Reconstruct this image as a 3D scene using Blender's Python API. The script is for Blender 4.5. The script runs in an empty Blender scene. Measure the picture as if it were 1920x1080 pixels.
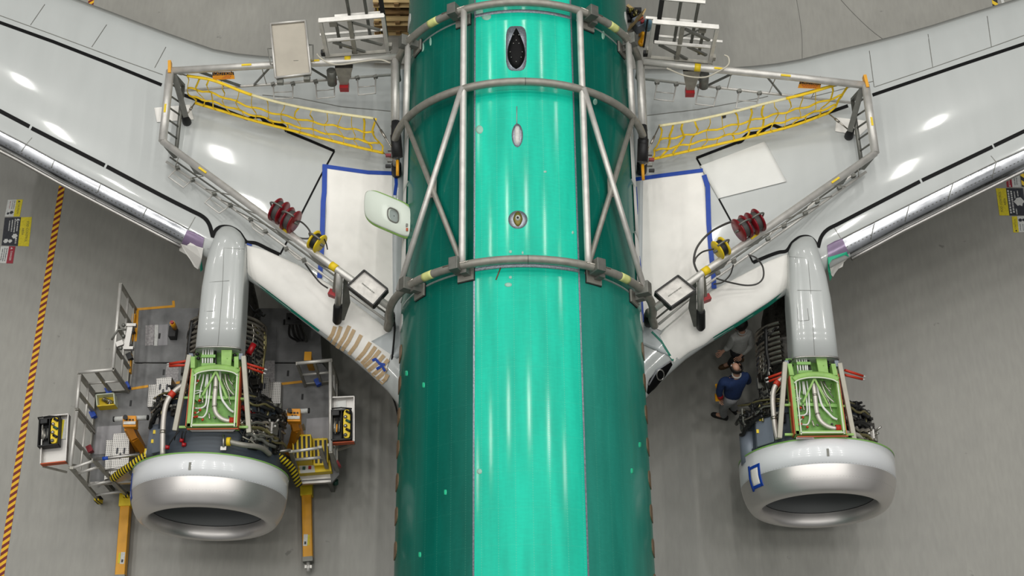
import bpy, math, random
from mathutils import Vector, Matrix
V = Vector
rnd = random.Random(11)
sc = bpy.context.scene
COL = sc.collection
PI = math.pi
def rad(a): return a * PI / 180

# ------------------------------------------------------------------ camera
FOC = 50 / 36 * 1920
PX, PY = 972.0, 540.0
TH = rad(25)
CAM = V((0, 0, 23.84))
FWD = V((0, math.sin(TH), -math.cos(TH)))
UPV = V((0, math.cos(TH), math.sin(TH)))
cd = bpy.data.cameras.new('camera')
cam = bpy.data.objects.new('camera', cd)
COL.objects.link(cam)
cam.location = CAM
cam.rotation_euler = (TH, 0, 0)
cd.lens = 50
cd.sensor_width = 36
cd.shift_x = -(PX - 960) / 1920
cd.clip_end = 300
sc.camera = cam

# ------------------------------------------------------------------ light
sc.view_settings.view_transform = 'Standard'
sc.view_settings.look = 'None'
sc.view_settings.gamma = 1
sc.view_settings.use_curve_mapping = False
sc.view_settings.exposure = 0.0
w = bpy.data.worlds.new('hangar_ambient')
sc.world = w
w.use_nodes = True
_wn, _wl = w.node_tree.nodes, w.node_tree.links
_bg = _wn['Background']
# pale roof high above, dim walls low down, faint truss pattern
_tc = _wn.new('ShaderNodeTexCoord'); _sp = _wn.new('ShaderNodeSeparateXYZ'); _wl.new(_tc.outputs['Generated'], _sp.inputs[0])
_rp = _wn.new('ShaderNodeValToRGB')
_rp.color_ramp.elements[0].position = 0.05; _rp.color_ramp.elements[0].color = (.012, .012, .010, 1)
_rp.color_ramp.elements[1].position = 0.75; _rp.color_ramp.elements[1].color = (.40, .402, .398, 1)
_wl.new(_sp.outputs['Z'], _rp.inputs[0])
_nz = _wn.new('ShaderNodeTexNoise'); _nz.inputs['Scale'].default_value = 7; _nz.inputs['Detail'].default_value = 3
_wl.new(_tc.outputs['Generated'], _nz.inputs['Vector'])
_mr = _wn.new('ShaderNodeMapRange'); _mr.inputs['From Min'].default_value = .35; _mr.inputs['From Max'].default_value = .65
_mr.inputs['To Min'].default_value = .55; _mr.inputs['To Max'].default_value = 1.45
_wl.new(_nz.outputs['Fac'], _mr.inputs[0])
_mx = _wn.new('ShaderNodeMix'); _mx.data_type = 'RGBA'; _mx.blend_type = 'MULTIPLY'; _mx.inputs[0].default_value = 1
_wl.new(_rp.outputs[0], _mx.inputs[6]); _wl.new(_mr.outputs[0], _mx.inputs[7])
_wl.new(_mx.outputs[2], _bg.inputs[0])
_bg.inputs[1].default_value = 1.0
def lamp(x, y, z, sx, sy, p):
    d = bpy.data.lights.new('high_bay_lamp', 'AREA')
    d.shape = 'RECTANGLE'
    d.size, d.size_y = sx, sy
    d.energy = p
    d.color = (1.0, 0.985, 0.94)
    o = bpy.data.objects.new('high_bay_lamp', d)
    o.location = (x, y, z)
    COL.objects.link(o)
# rows of hangar lamps run parallel to the fuselage
for x in (-20, -12.7, -5.2, 2.2, 9.6, 17.0):
    for y in (1, 8, 15, 22, 29):
        lamp(x, y, 27.5, 0.55, 1.8, 262)

# ------------------------------------------------------------------ projection helpers (photo pixel -> place in the hangar)
def ray(px, py):
    return FWD + V((1, 0, 0)) * ((px - PX) / FOC) + UPV * ((PY - py) / FOC)
def G(px, py, z):
    d = ray(px, py)
    return CAM + d * ((z - CAM.z) / d.z)
def lerp(a, b, t): return a + (b - a) * t
def plin(pts, x):
    if x <= pts[0][0]: i = 0
    elif x >= pts[-1][0]: i = len(pts) - 2
    else:
        i = 0
        while x > pts[i + 1][0]: i += 1
    (x0, y0), (x1, y1) = pts[i], pts[i + 1]
    return y0 + (y1 - y0) * (x - x0) / (x1 - x0)
def smooth(pts, n=6, closed=False):
    """Catmull-Rom through points (tuples or Vectors)"""
    P = [V(p) for p in pts]
    m = len(P)
    out = []
    for i in range(m if closed else m - 1):
        if closed:
            p0, p1, p2, p3 = P[(i - 1) % m], P[i], P[(i + 1) % m], P[(i + 2) % m]
        else:
            p1, p2 = P[i], P[i + 1]
            p0 = P[i - 1] if i > 0 else p1 * 2 - p2
            p3 = P[i + 2] if i + 2 < m else p2 * 2 - p1
        for k in range(n):
            t = k / n
            out.append(0.5 * ((2 * p1) + (p2 - p0) * t + (2 * p0 - 5 * p1 + 4 * p2 - p3) * t * t + (3 * p1 - p0 - 3 * p2 + p3) * t ** 3))
    if not closed: out.append(P[-1])
    return out
def densify(pts, step):
    out = []
    for a, b in zip(pts[:-1], pts[1:]):
        n = max(1, int(math.dist(a, b) / step))
        for k in range(n):
            out.append(tuple(lerp(a[j], b[j], k / n) for j in range(len(a))))
    out.append(tuple(pts[-1]))
    return out

# ------------------------------------------------------------------ materials
def S(r, g, b):
    f = lambda c: ((c / 255 + 0.055) / 1.055) ** 2.4 if c > 10 else c / 255 / 12.92
    return (f(r), f(g), f(b), 1)
def mat(name, col, rough=0.5, metal=0.0, var=0.0, scale=6.0, bump=0.0, coat=0.0, stretch=(1, 1, 1), rvar=0.0, spec=0.5, aniso=0):
    m = bpy.data.materials.new(name)
    m.use_nodes = True
    nt = m.node_tree
    b = nt.nodes['Principled BSDF']
    b.inputs['Base Color'].default_value = col
    b.inputs['Roughness'].default_value = rough
    b.inputs['Metallic'].default_value = metal
    b.inputs['Specular IOR Level'].default_value = spec
    if coat:
        b.inputs['Coat Weight'].default_value = coat
        b.inputs['Coat Roughness'].default_value = 0.06
    if var or bump or rvar:
        tc = nt.nodes.new('ShaderNodeTexCoord')
        mp = nt.nodes.new('ShaderNodeMapping')
        mp.inputs['Scale'].default_value = stretch
        nz = nt.nodes.new('ShaderNodeTexNoise')
        nz.inputs['Scale'].default_value = scale
        nz.inputs['Detail'].default_value = 5
        nt.links.new(tc.outputs['Object'], mp.inputs[0])
        nt.links.new(mp.outputs[0], nz.inputs['Vector'])
        if var:
            mr = nt.nodes.new('ShaderNodeMapRange')
            mr.inputs['From Min'].default_value = 0.3
            mr.inputs['From Max'].default_value = 0.7
            mr.inputs['To Min'].default_value = 1 - var
            mr.inputs['To Max'].default_value = 1 + var
            nt.links.new(nz.outputs['Fac'], mr.inputs[0])
            mx = nt.nodes.new('ShaderNodeMix'); mx.data_type = 'RGBA'; mx.blend_type = 'MULTIPLY'
            mx.inputs[0].default_value = 1
            mx.inputs[6].default_value = col
            nt.links.new(mr.outputs[0], mx.inputs[7])
            nt.links.new(mx.outputs[2], b.inputs['Base Color'])
        if rvar:
            mr2 = nt.nodes.new('ShaderNodeMapRange')
            mr2.inputs['To Min'].default_value = max(0.02, rough - rvar)
            mr2.inputs['To Max'].default_value = rough + rvar
            mr2.inputs['From Min'].default_value = 0.3
            mr2.inputs['From Max'].default_value = 0.7
            nt.links.new(nz.outputs['Fac'], mr2.inputs[0])
            nt.links.new(mr2.outputs[0], b.inputs['Roughness'])
        if bump:
            bp = nt.nodes.new('ShaderNodeBump')
            bp.inputs['Strength'].default_value = bump
            bp.inputs['Distance'].default_value = 0.02
            nt.links.new(nz.outputs['Fac'], bp.inputs['Height'])
            nt.links.new(bp.outputs[0], b.inputs['Normal'])
    return m
def nodes(m): return m.node_tree.nodes, m.node_tree.links
def stripe_mat(name, c1, c2, direction, period, duty=0.5, rough=0.6):
    """hard two-colour stripes across a direction in object space"""
    m = mat(name, c1, rough)
    N, L = nodes(m)
    b = N['Principled BSDF']
    tc = N.new('ShaderNodeTexCoord')
    dt = N.new('ShaderNodeVectorMath'); dt.operation = 'DOT_PRODUCT'
    dt.inputs[1].default_value = direction
    L.new(tc.outputs['Object'], dt.inputs[0])
    mu = N.new('ShaderNodeMath'); mu.operation = 'DIVIDE'; mu.inputs[1].default_value = period
    L.new(dt.outputs['Value'], mu.inputs[0])
    fr = N.new('ShaderNodeMath'); fr.operation = 'FRACT'
    L.new(mu.outputs[0], fr.inputs[0])
    gt = N.new('ShaderNodeMath'); gt.operation = 'GREATER_THAN'; gt.inputs[1].default_value = duty
    L.new(fr.outputs[0], gt.inputs[0])
    mx = N.new('ShaderNodeMix'); mx.data_type = 'RGBA'
    mx.inputs[6].default_value = c1; mx.inputs[7].default_value = c2
    L.new(gt.outputs[0], mx.inputs[0])
    L.new(mx.outputs[2], b.inputs['Base Color'])
    return m

MT = dict(
    wing=mat('grey_gloss_paint', S(185, 188, 186), 0.24, 0, 0.03, 1.2, coat=0.5, stretch=(3, .6, 1)),
    flap=mat('grey_flap_paint', S(190, 195, 196), 0.35, 0, 0.03, 2, coat=0.2),
    alu=mat('polished_aluminium', S(214, 216, 220), 0.22, 1, 0.16, 2.2, 0.25, stretch=(1, 1, 1), rvar=0.10),
    alu_dull=mat('brushed_aluminium', S(182, 179, 175), 0.44, 1, 0.06, 5, 0.06),
    nac=mat('nacelle_satin_aluminium', S(218, 214, 211), 0.37, .78, 0.03, 2.0, rvar=0.04),
    nac_in=mat('inlet_liner_grey', S(112, 114, 114), 0.5, 0.0, 0.03, 3),
    tube=mat('stainless_tube', S(208, 205, 199), 0.36, 0.4, 0.12, 7, 0.02),
    tube2=mat('grey_cast_tube', S(150, 147, 138), 0.45, 0.35, 0.14, 9, 0.04),
    tubed=mat('dark_grey_steel', S(118, 118, 112), 0.45, 0.5, 0.15, 8),
    black=mat('black_rubber', S(24, 24, 25), 0.55),
    blackg=mat('black_gloss_tape', S(8, 8, 9), 0.5, spec=.15),
    paper=mat('white_masking_paper', S(246, 243, 237), 0.8, 0, 0.04, 3, 0.15),
    paper2=mat('white_plastic_sheet', S(226, 226, 222), 0.5, 0, 0.03, 3, 0.25),
    blue=mat('blue_masking_tape', S(14, 66, 165), 0.5, 0, 0.08, 9),
    tan=mat('tan_masking_tape', S(196, 168, 130), 0.6),
    teal=mat('teal_primer_edge', S(18, 120, 100), 0.5, 0, 0.1, 6),
    purple=mat('purple_film', S(134, 116, 144), 0.2, 0.2, 0.08, 6),
    white=mat('white_gloss_paint', S(230, 232, 234), 0.22, 0, 0.01, 3, coat=0.4),
    cream=mat('cream_white_paint', S(222, 230, 218), 0.35),
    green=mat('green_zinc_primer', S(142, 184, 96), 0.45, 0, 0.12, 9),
    greend=mat('green_zinc_primer_shaded', S(106, 154, 72), 0.5, 0, 0.25, 16),  # darker copy of the green primer, shade of the bay put into its colour
    lime=mat('green_edge_seal', S(128, 176, 92), 0.5),
    seal=mat('pale_edge_seal', S(214, 222, 200), 0.5),
    yellow=mat('yellow_paint', S(232, 200, 30), 0.5, 0, 0.06, 6),
    netting=mat('yellow_webbing', S(236, 198, 30), 0.7, 0, 0.1, 14),
    bleach=mat('cream_webbing', S(226, 216, 170), 0.75, 0, 0.08, 14),
    amber=mat('amber_yellow_steel', S(222, 156, 16), 0.42, 0, 0.08, 5),
    orange=mat('orange_paint', S(228, 150, 22), 0.45, 0, 0.08, 6),
    rust=mat('orange_red_strip', S(190, 82, 40), 0.55),
    red=mat('red_paint', S(165, 20, 28), 0.35, 0, 0.08, 8),
    redd=mat('dark_red_steel', S(128, 18, 30), 0.35, 0.1, 0.12, 8),
    redor=mat('red_orange_sleeve', S(196, 52, 26), 0.5),
    fan=mat('slate_fan_case', S(64, 72, 82), 0.45, 0.0, 0.1, 5, stretch=(.3, 6, 1)),
    greybox=mat('grey_metal_box', S(120, 128, 140), 0.45, 0.2, 0.04, 5),
    dark=mat('engine_dark_metal', S(52, 50, 46), 0.35, 0.6, 0.5, 14, 0.25, rvar=0.12),
    dark2=mat('engine_black_fittings', S(34, 34, 34), 0.4, 0.2, 0.4, 12),
    steel=mat('bare_steel_pipe', S(176, 170, 160), 0.26, 0.85, 0.1, 9),
    duct=mat('warm_steel_duct', S(206, 200, 192), 0.42, 0.45, 0.06, 6),
    brass=mat('olive_brass_pipe', S(140, 132, 92), 0.3, 0.7, 0.15, 9),
    hose=mat('white_hose', S(226, 226, 222), 0.5),
    rubber=mat('grey_black_hose', S(70, 68, 66), 0.55),
    beam=mat('khaki_grey_beam', S(176, 172, 158), 0.5, 0.15, 0.07, 6),
    deck=mat('worn_grey_deck', S(120, 120, 120), 0.6, 0.1, 0.22, 4, 0.05),
    deckl=mat('light_deck_plate', S(150, 148, 150), 0.5, 0.2, 0.08, 5),
    decksign=mat('faded_deck_notice', S(160, 156, 156), 0.7, 0, 0.3, 30),
    wood=mat('pallet_wood', S(150, 118, 76), 0.75, 0, 0.35, 5, 0.1, stretch=(1, 8, 8)),
    woodl=mat('light_pallet_wood', S(206, 178, 126), 0.75, 0, 0.2, 5, stretch=(1, 8, 8)),
    glass=mat('window_pane_grey', S(150, 160, 156), 0.08, 0, coat=0.5),
    winbrown=mat('brown_window_cover', S(120, 96, 70), 0.5, 0, 0.2, 8),
    skin=mat('skin', S(198, 150, 126), 0.5, 0, 0.06, 20),
    navy=mat('navy_knit', S(30, 52, 96), 0.85, 0, 0.15, 30, 0.2),
    greyknit=mat('grey_sweatshirt', S(176, 176, 172), 0.85, 0, 0.08, 30, 0.2),
    greyp=mat('grey_trousers', S(142, 142, 144), 0.85, 0, 0.1, 20, 0.1),
    blackp=mat('black_trousers', S(30, 31, 36), 0.85, 0, 0.1, 20),
    hair=mat('dark_hair', S(30, 25, 22), 0.6, 0, 0.2, 40),
    boot=mat('brown_boot', S(92, 66, 36), 0.6, 0, 0.15, 20),
    notegrey=mat('grey_label', S(205, 205, 200), 0.6),
    ylabel=mat('yellow_sticker', S(214, 196, 30), 0.55, 0, 0.12, 25),
    wlabel=mat('white_sticker', S(206, 206, 202), 0.55, 0, 0.12, 25),
    klabel=mat('black_sticker', S(38, 40, 48), 0.5, 0, 0.3, 25),
    rlabel=mat('red_sticker', S(150, 24, 44), 0.5, 0, 0.1, 20),
    pgreen=mat('tape_yellow_green', S(214, 218, 140), 0.6),
    antenna=mat('black_antenna', S(12, 12, 13), 0.5, spec=.15),
    cord=mat('pale_beige_cord', S(206, 200, 184), 0.6),
    scuff=mat('scuffed_bare_metal', S(160, 165, 175), 0.4, 0.7, 0.3, 40, 0.2),
    sealgrey=mat('grey_sealant', S(160, 176, 172), 0.4, 0.4, 0.15, 20),
    pale=mat('pale_filler_patch', S(150, 196, 178), 0.45),
    brown=mat('brown_line', S(120, 84, 60), 0.6),
    olive=mat('olive_plate', S(120, 112, 48), 0.4, 0.4),
    dgreen=mat('dark_green_caster', S(40, 84, 70), 0.5),
)
MT['perf'] = mat('perforated_tread', S(206, 204, 200), 0.35, 0.5, 0.05, 6)
def _perf():
    N, L = nodes(MT['perf']); b = N['Principled BSDF']
    tc = N.new('ShaderNodeTexCoord'); wv = N.new('ShaderNodeTexVoronoi')
    wv.voronoi_dimensions = '2D'; wv.inputs['Scale'].default_value = 32; wv.inputs['Randomness'].default_value = 0
    L.new(tc.outputs['Object'], wv.inputs['Vector'])
    rp = N.new('ShaderNodeValToRGB'); rp.color_ramp.interpolation = 'CONSTANT'
    rp.color_ramp.elements[0].color = S(96, 95, 93); rp.color_ramp.elements[1].color = S(190, 187, 182)
    rp.color_ramp.elements[1].position = 0.30
    L.new(wv.outputs['Distance'], rp.inputs[0]); L.new(rp.outputs[0], b.inputs['Base Color'])
_perf()
MT['hazred'] = stripe_mat('hazard_tape_red', S(236, 182, 30), S(116, 26, 22), (0.62, -0.78, 0), 0.10, 0.5)
MT['hazblk'] = stripe_mat('hazard_tape_black', S(226, 190, 40), S(40, 36, 30), (0.62, 0.78, 0), 0.15, 0.5)
MT['spiral2'] = stripe_mat('yellow_black_foam_right', S(216, 190, 24), S(26, 26, 22), (0.62, -0.6, -0.35), 0.052, 0.5, 0.7)
MT['spiral'] = stripe_mat('yellow_black_foam', S(216, 190, 24), S(26, 26, 22), (0.9, 0.4, 0.1), 0.052, 0.5, 0.7)

# ------------------------------------------------------------------ mesh builder
class MB:
    def __init__(s): s.v = []; s.f = []; s.sm = []; s.mi = []; s.cur = 0
    def add(s, vs, fs, smooth=False):
        o = len(s.v)
        s.v += [V(p) for p in vs]
        for f in fs:
            s.f.append([o + i for i in f]); s.sm.append(smooth); s.mi.append(s.cur)
        return s
    def box8(s, b, t):
        """bottom quad b, top quad t, both counter-clockwise from above"""
        return s.add(list(b) + list(t), [(3, 2, 1, 0), (4, 5, 6, 7), (0, 1, 5, 4), (1, 2, 6, 5), (2, 3, 7, 6), (3, 0, 4, 7)])
    def box(s, c, size, rot=None, rz=0):
        R = rot if rot is not None else Matrix.Rotation(rz, 3, 'Z')
        x, y, z = size[0] / 2, size[1] / 2, size[2] / 2
        c = V(c)
        p = [c + R @ V(q) for q in ((-x, -y, -z), (x, -y, -z), (x, y, -z), (-x, y, -z), (-x, -y, z), (x, -y, z), (x, y, z), (-x, y, z))]
        return s.box8(p[:4], p[4:])
    def bar(s, p, q, wd, h, up=(0, 0, 1)):
        p, q, up = V(p), V(q), V(up)
        d = (q - p).normalized()
        sd = d.cross(up)
        if sd.length < 1e-4: sd = d.cross(V((0, 1, 0)))
        sd.normalize(); u = sd.cross(d).normalized()
        a, b = sd * wd / 2, u * h / 2
        A = [p - a - b, p + a - b, p + a + b, p - a + b]
        B = [q - a - b, q + a - b, q + a + b, q - a + b]
        return s.add(A + B, [(0, 1, 2, 3)[::1], (7, 6, 5, 4), (0, 4, 5, 1), (1, 5, 6, 2), (2, 6, 7, 3), (3, 7, 4, 0)])
    def tube(s, pts, r, n=10, closed=False, cap=True, flat=None):
        P = [V(p) for p in pts]
        m = len(P)
        rr = r if isinstance(r, (list, tuple)) else [r] * m
        rings = []; nrm = None
        for i in range(m):
            if closed: t = P[(i + 1) % m] - P[i - 1]
            else: t = P[min(i + 1, m - 1)] - P[max(i - 1, 0)]
            if t.length < 1e-9: t = V((0, 0, 1))
            t.normalize()
            if nrm is None:
                ref = V((0, 0, 1)) if abs(t.z) < 0.9 else V((1, 0, 0))
                nrm = (ref - t * ref.dot(t)).normalized()
            else:
                nrm = nrm - t * nrm.dot(t)
                if nrm.length < 1e-6: nrm = t.orthogonal()
                nrm.normalize()
            b = t.cross(nrm)
            fx, fy = (1, 1) if flat is None else flat
            rings.append([P[i] + nrm * (math.cos(2 * PI * k / n) * rr[i] * fx) + b * (math.sin(2 * PI * k / n) * rr[i] * fy) for k in range(n)])
        vs = [p for rg in rings for p in rg]
        fs = []
        for i in range(m if closed else m - 1):
            j = (i + 1) % m
            for k in range(n):
                l = (k + 1) % n
                fs.append((i * n + k, i * n + l, j * n + l, j * n + k))
        s.add(vs, fs, True)
        if cap and not closed:
            o = len(s.v) - len(vs)
            s.f.append([o + k for k in range(n)][::-1]); s.sm.append(False); s.mi.append(s.cur)
            s.f.append([o + (m - 1) * n + k for k in range(n)]); s.sm.append(False); s.mi.append(s.cur)
        return s
    def grid(s, rows, closed_u=False, smooth=True):
        """rows: list of equally long point lists"""
        m, n = len(rows), len(rows[0])
        fs = []
        for i in range(m - 1):
            for k in range(n if closed_u else n - 1):
                l = (k + 1) % n
                fs.append((i * n + k, i * n + l, (i + 1) * n + l, (i + 1) * n + k))
        return s.add([p for r in rows for p in r], fs, smooth)
    def lathe(s, prof, org, ax=(0, 1, 0), n=48, a0=0, a1=2 * PI, smooth=True):
        """prof: (distance along axis, radius)"""
        org, ax = V(org), V(ax).normalized()
        u = V((0, 0, 1)) - ax * ax.z
        if u.length < 1e-4: u = V((1, 0, 0))
        u.normalize(); v = u.cross(ax)
        full = abs(a1 - a0 - 2 * PI) < 1e-6
        cnt = n if full else n + 1
        rows = [[org + ax * a + (u * math.cos(a0 + (a1 - a0) * k / n) + v * math.sin(a0 + (a1 - a0) * k / n)) * r for k in range(cnt)] for a, r in prof]
        return s.grid(rows, full, smooth)
    def prism(s, poly, vec):
        """polygon extruded along vec"""
        P = [V(p) for p in poly]; vec = V(vec); n = len(P)
        fs = [tuple(range(n))[::-1], tuple(range(n, 2 * n))] + [(i, (i + 1) % n, n + (i + 1) % n, n + i) for i in range(n)]
        return s.add(P + [p + vec for p in P], fs)
    def ball(s, c, r, n=12, m=8, rot=None):
        c = V(c)
        if not isinstance(r, (tuple, list)): r = (r, r, r)
        R = rot or Matrix.Identity(3)
        rows = []
        for i in range(m + 1):
            a = PI * i / m
            rows.append([c + R @ V((r[0] * math.sin(a) * math.cos(2 * PI * k / n), r[1] * math.sin(a) * math.sin(2 * PI * k / n), r[2] * math.cos(a))) for k in range(n)])
        return s.grid(rows, True)
    def build(s, name, m, parent=None, bevel=0, recalc=True):
        me = bpy.data.meshes.new(name)
        me.from_pydata([tuple(p) for p in s.v], [], s.f)
        me.validate()
        if len(me.polygons) == len(s.sm):
            me.polygons.foreach_set('use_smooth', s.sm)
            me.polygons.foreach_set('material_index', s.mi)
        for x in (m if isinstance(m, (list, tuple)) else [m]):
            me.materials.append(MT[x] if isinstance(x, str) else x)
        if recalc:
            import bmesh
            bm = bmesh.new(); bm.from_mesh(me)
            bmesh.ops.remove_doubles(bm, verts=bm.verts, dist=1e-6)
            bmesh.ops.recalc_face_normals(bm, faces=bm.faces)
            bm.to_mesh(me); bm.free()
        o = bpy.data.objects.new(name, me)
        COL.objects.link(o)
        if parent is not None: attach(o, parent)
        if bevel:
            b = o.modifiers.new('bevel', 'BEVEL'); b.width = bevel; b.segments = 2; b.limit_method = 'ANGLE'
        return o
def attach(o, parent):
    o.parent = parent
    if parent.parent is None:
        o.matrix_parent_inverse = (Matrix.Translation(parent.location) @ parent.rotation_euler.to_matrix().to_4x4()).inverted()
def tag(o, label, cat, group=None, kind=None):
    o['label'] = label; o['category'] = cat
    if group: o['group'] = group
    if kind: o['kind'] = kind
    return o
def thing(name, label, cat, loc=(0, 0, 0), group=None):
    o = bpy.data.objects.new(name, None)
    o.empty_display_size = 0.2
    COL.objects.link(o)
    o.location = V(loc)
    return tag(o, label, cat, group)
def copy_thing(root, loc, label=None, group=None):
    r = root.copy(); COL.objects.link(r); r.location = V(loc)
    if label: r['label'] = label
    if group: r['group'] = group
    for ch in list(root.children):
        c = ch.copy(); COL.objects.link(c); c.parent = r
        for g in list(ch.children):
            d = g.copy(); COL.objects.link(d); d.parent = c
    return r
_txt = {}
def text_polys(txt):
    if txt not in _txt:
        cu = bpy.data.curves.new('t', 'FONT'); cu.body = txt; cu.align_x = 'CENTER'; cu.align_y = 'CENTER'; cu.resolution_u = 2
        o = bpy.data.objects.new('t', cu); COL.objects.link(o)
        bpy.context.view_layer.update()
        me = bpy.data.meshes.new_from_object(o.evaluated_get(bpy.context.evaluated_depsgraph_get()))
        _txt[txt] = ([v.co.copy() for v in me.vertices], [tuple(p.vertices) for p in me.polygons])
        bpy.data.objects.remove(o); bpy.data.meshes.remove(me); bpy.data.curves.remove(cu)
    return _txt[txt]
def add_text(mb, txt, org, ux, uy, size):
    vs, fs = text_polys(txt)
    ux, uy, org = V(ux).normalized(), V(uy).normalized(), V(org)
    mb.add([org + ux * (p.x * size) + uy * (p.y * size) for p in vs], fs)

def add_marks(mb, org, ux, uy, length, h, seed=1):
    """a row of small marks too worn to read"""
    r = random.Random(seed); ux, uy, org = V(ux).normalized(), V(uy).normalized(), V(org)
    x = -length / 2
    while x < length / 2:
        w_ = min(r.uniform(.5, 1.6) * h, length / 2 - x + .001)
        p = org + ux * x
        mb.add([p - uy * h * .5, p + ux * w_ - uy * h * .5, p + ux * w_ + uy * h * .5, p + uy * h * .5], [(0, 1, 2, 3)])
        x += w_ + h * r.uniform(.25, .6)
# ------------------------------------------------------------------ where the big surfaces lie
ZF, RF = 3.45, 1.88                       # fuselage axis height and radius
AX0 = V((0.035, 9.9, ZF)); AXD = V((-0.0105, 1, 0)).normalized(); AXR = V((AXD.y, -AXD.x, 0))
def fus(a, phi, R=RF):
    return AX0 + AXD * (a - 9.9) + (AXR * math.sin(phi) + V((0, 0, 1)) * math.cos(phi)) * R
def CY(px, py, R=RF):
    """photo pixel -> (axial, angle) on a tube of radius R about the fuselage axis"""
    d = ray(px, py); o = CAM - AX0
    dp = d - AXD * d.dot(AXD); op = o - AXD * o.dot(AXD)
    A, B, Cc = dp.dot(dp), 2 * dp.dot(op), op.dot(op) - R * R
    disc = max(B * B - 4 * A * Cc, 0)
    t = (-B - math.sqrt(disc)) / (2 * A)
    p = o + d * t
    return p.dot(AXD) + 9.9, math.atan2(p.dot(AXR), p.z)

LE_PX = {-1: [(-330, 106), (0, 280), (33, 297), (111, 340), (222, 398), (311, 444), (339, 459), (400, 490), (462, 520), (520, 564), (600, 625), (641, 656), (671, 678), (700, 705), (729, 733), (746, 755), (775, 795)],
         1: [(2250, 152), (1920, 317), (1789, 382), (1693, 430), (1596, 482), (1540, 512), (1475, 548), (1440, 575), (1337, 637), (1300, 660), (1268, 684), (1212, 742), (1180, 780)]}
TE_PX = {-1: [(-330, -170), (0, -50), (180, 15), (250, 41), (300, 60), (370, 84), (415, 99), (480, 105), (745, 112), (800, 113)],
         1: [(2250, -108), (1920, 0), (1850, 20), (1720, 60), (1640, 80), (1560, 98), (1480, 117), (1393, 124), (1210, 122), (1140, 122)]}
def zb(ax): return 2.78 + 0.105 * (ax - 1.88)
LEC, TEC = {}, {}
for sd in (-1, 1):
    for src, dst, dz in ((LE_PX, LEC, -0.31), (TE_PX, TEC, -0.42)):
        out = []
        for px, py in src[sd]:
            ax = abs(px - PX) / 117
            for _ in range(5):
                p = G(px, py, zb(ax) + dz); ax = abs(p.x)
            out.append((abs(p.x), p.y))
        dst[sd] = sorted(out)
PROF = [(0, -.36), (.1, -.255), (.18, -.165), (.27, -.085), (.37, -.03), (.47, .01), (.6, .035), (.72, .0), (.82, -.06), (.9, -.135), (.95, -.22), (.98, -.33), (1, -.47)]   # over sqrt of chord fraction
_pc = [(p.x, p.y) for p in smooth([(a, b, 0) for a, b in PROF], 8)]
def prof(t): return plin(_pc, math.sqrt(max(0, min(1, t))))
def chord(sd, ax):
    return plin(LEC[sd], ax), plin(TEC[sd], ax)
def wing_z(sd, X, Y):
    ax = abs(X)
    l, t = chord(sd, ax)
    c = max(0.55, min(1.15, (t - l) / 5))
    return zb(ax) + prof((Y - l) / (t - l)) * c
def WP(px, py, dz=0.0):
    sd = -1 if px < PX else 1
    z = 3.0
    for _ in range(12):
        p = G(px, py, z + dz)
        z = lerp(z, wing_z(sd, p.x, p.y), 0.8)
    return V((p.x, p.y, z + dz))
def strip_on_wing(mb, pts, wpx, dz=0.006, th=0.0, step=12):
    """flat band following the wing skin along a photo polyline; wpx = width in photo pixels"""
    P = densify([(p[0], p[1]) for p in pts], step)
    rows = []
    for i, p in enumerate(P):
        a, b = P[max(0, i - 1)], P[min(len(P) - 1, i + 1)]
        dx, dy = b[0] - a[0], b[1] - a[1]
        l = math.hypot(dx, dy) or 1
        nx, ny = -dy / l * wpx / 2, dx / l * wpx / 2
        w3 = [WP(p[0] + nx, p[1] + ny, dz), WP(p[0] - nx, p[1] - ny, dz)]
        rows.append([w3[0] - V((0, 0, .005)), w3[0], w3[1], w3[1] - V((0, 0, .005))])
    mb.grid(rows, True, False)
    return mb
def patch_on_wing(mb, A, B, n=24, m=10, dz=0.008, th=0.004):
    """skin patch between two photo polylines, following the wing"""
    def samp(L, k):
        ds = [0]
        for p, q in zip(L[:-1], L[1:]): ds.append(ds[-1] + math.dist(p, q))
        return [(plin([(d, p[0]) for d, p in zip(ds, L)], ds[-1] * i / k), plin([(d, p[1]) for d, p in zip(ds, L)], ds[-1] * i / k)) for i in range(k + 1)]
    a, b = samp(A, n), samp(B, n)
    top = [[WP(lerp(p[0], q[0], j / m), lerp(p[1], q[1], j / m), dz) for j in range(m + 1)] for p, q in zip(a, b)]
    rows = [[t[0] - V((0, 0, th))] + t + [t[-1] - V((0, 0, th))] for t in top]
    mb.grid(rows, False, True)
    return mb
def poly_on_wing(mb, corners, dz=0.008, n=14, curl=None):
    """4-corner sheet on the wing skin: corners in photo pixels, clockwise"""
    a, b, c, d = corners
    return patch_on_wing(mb, [a, b], [d, c], n, n, dz)
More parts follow.
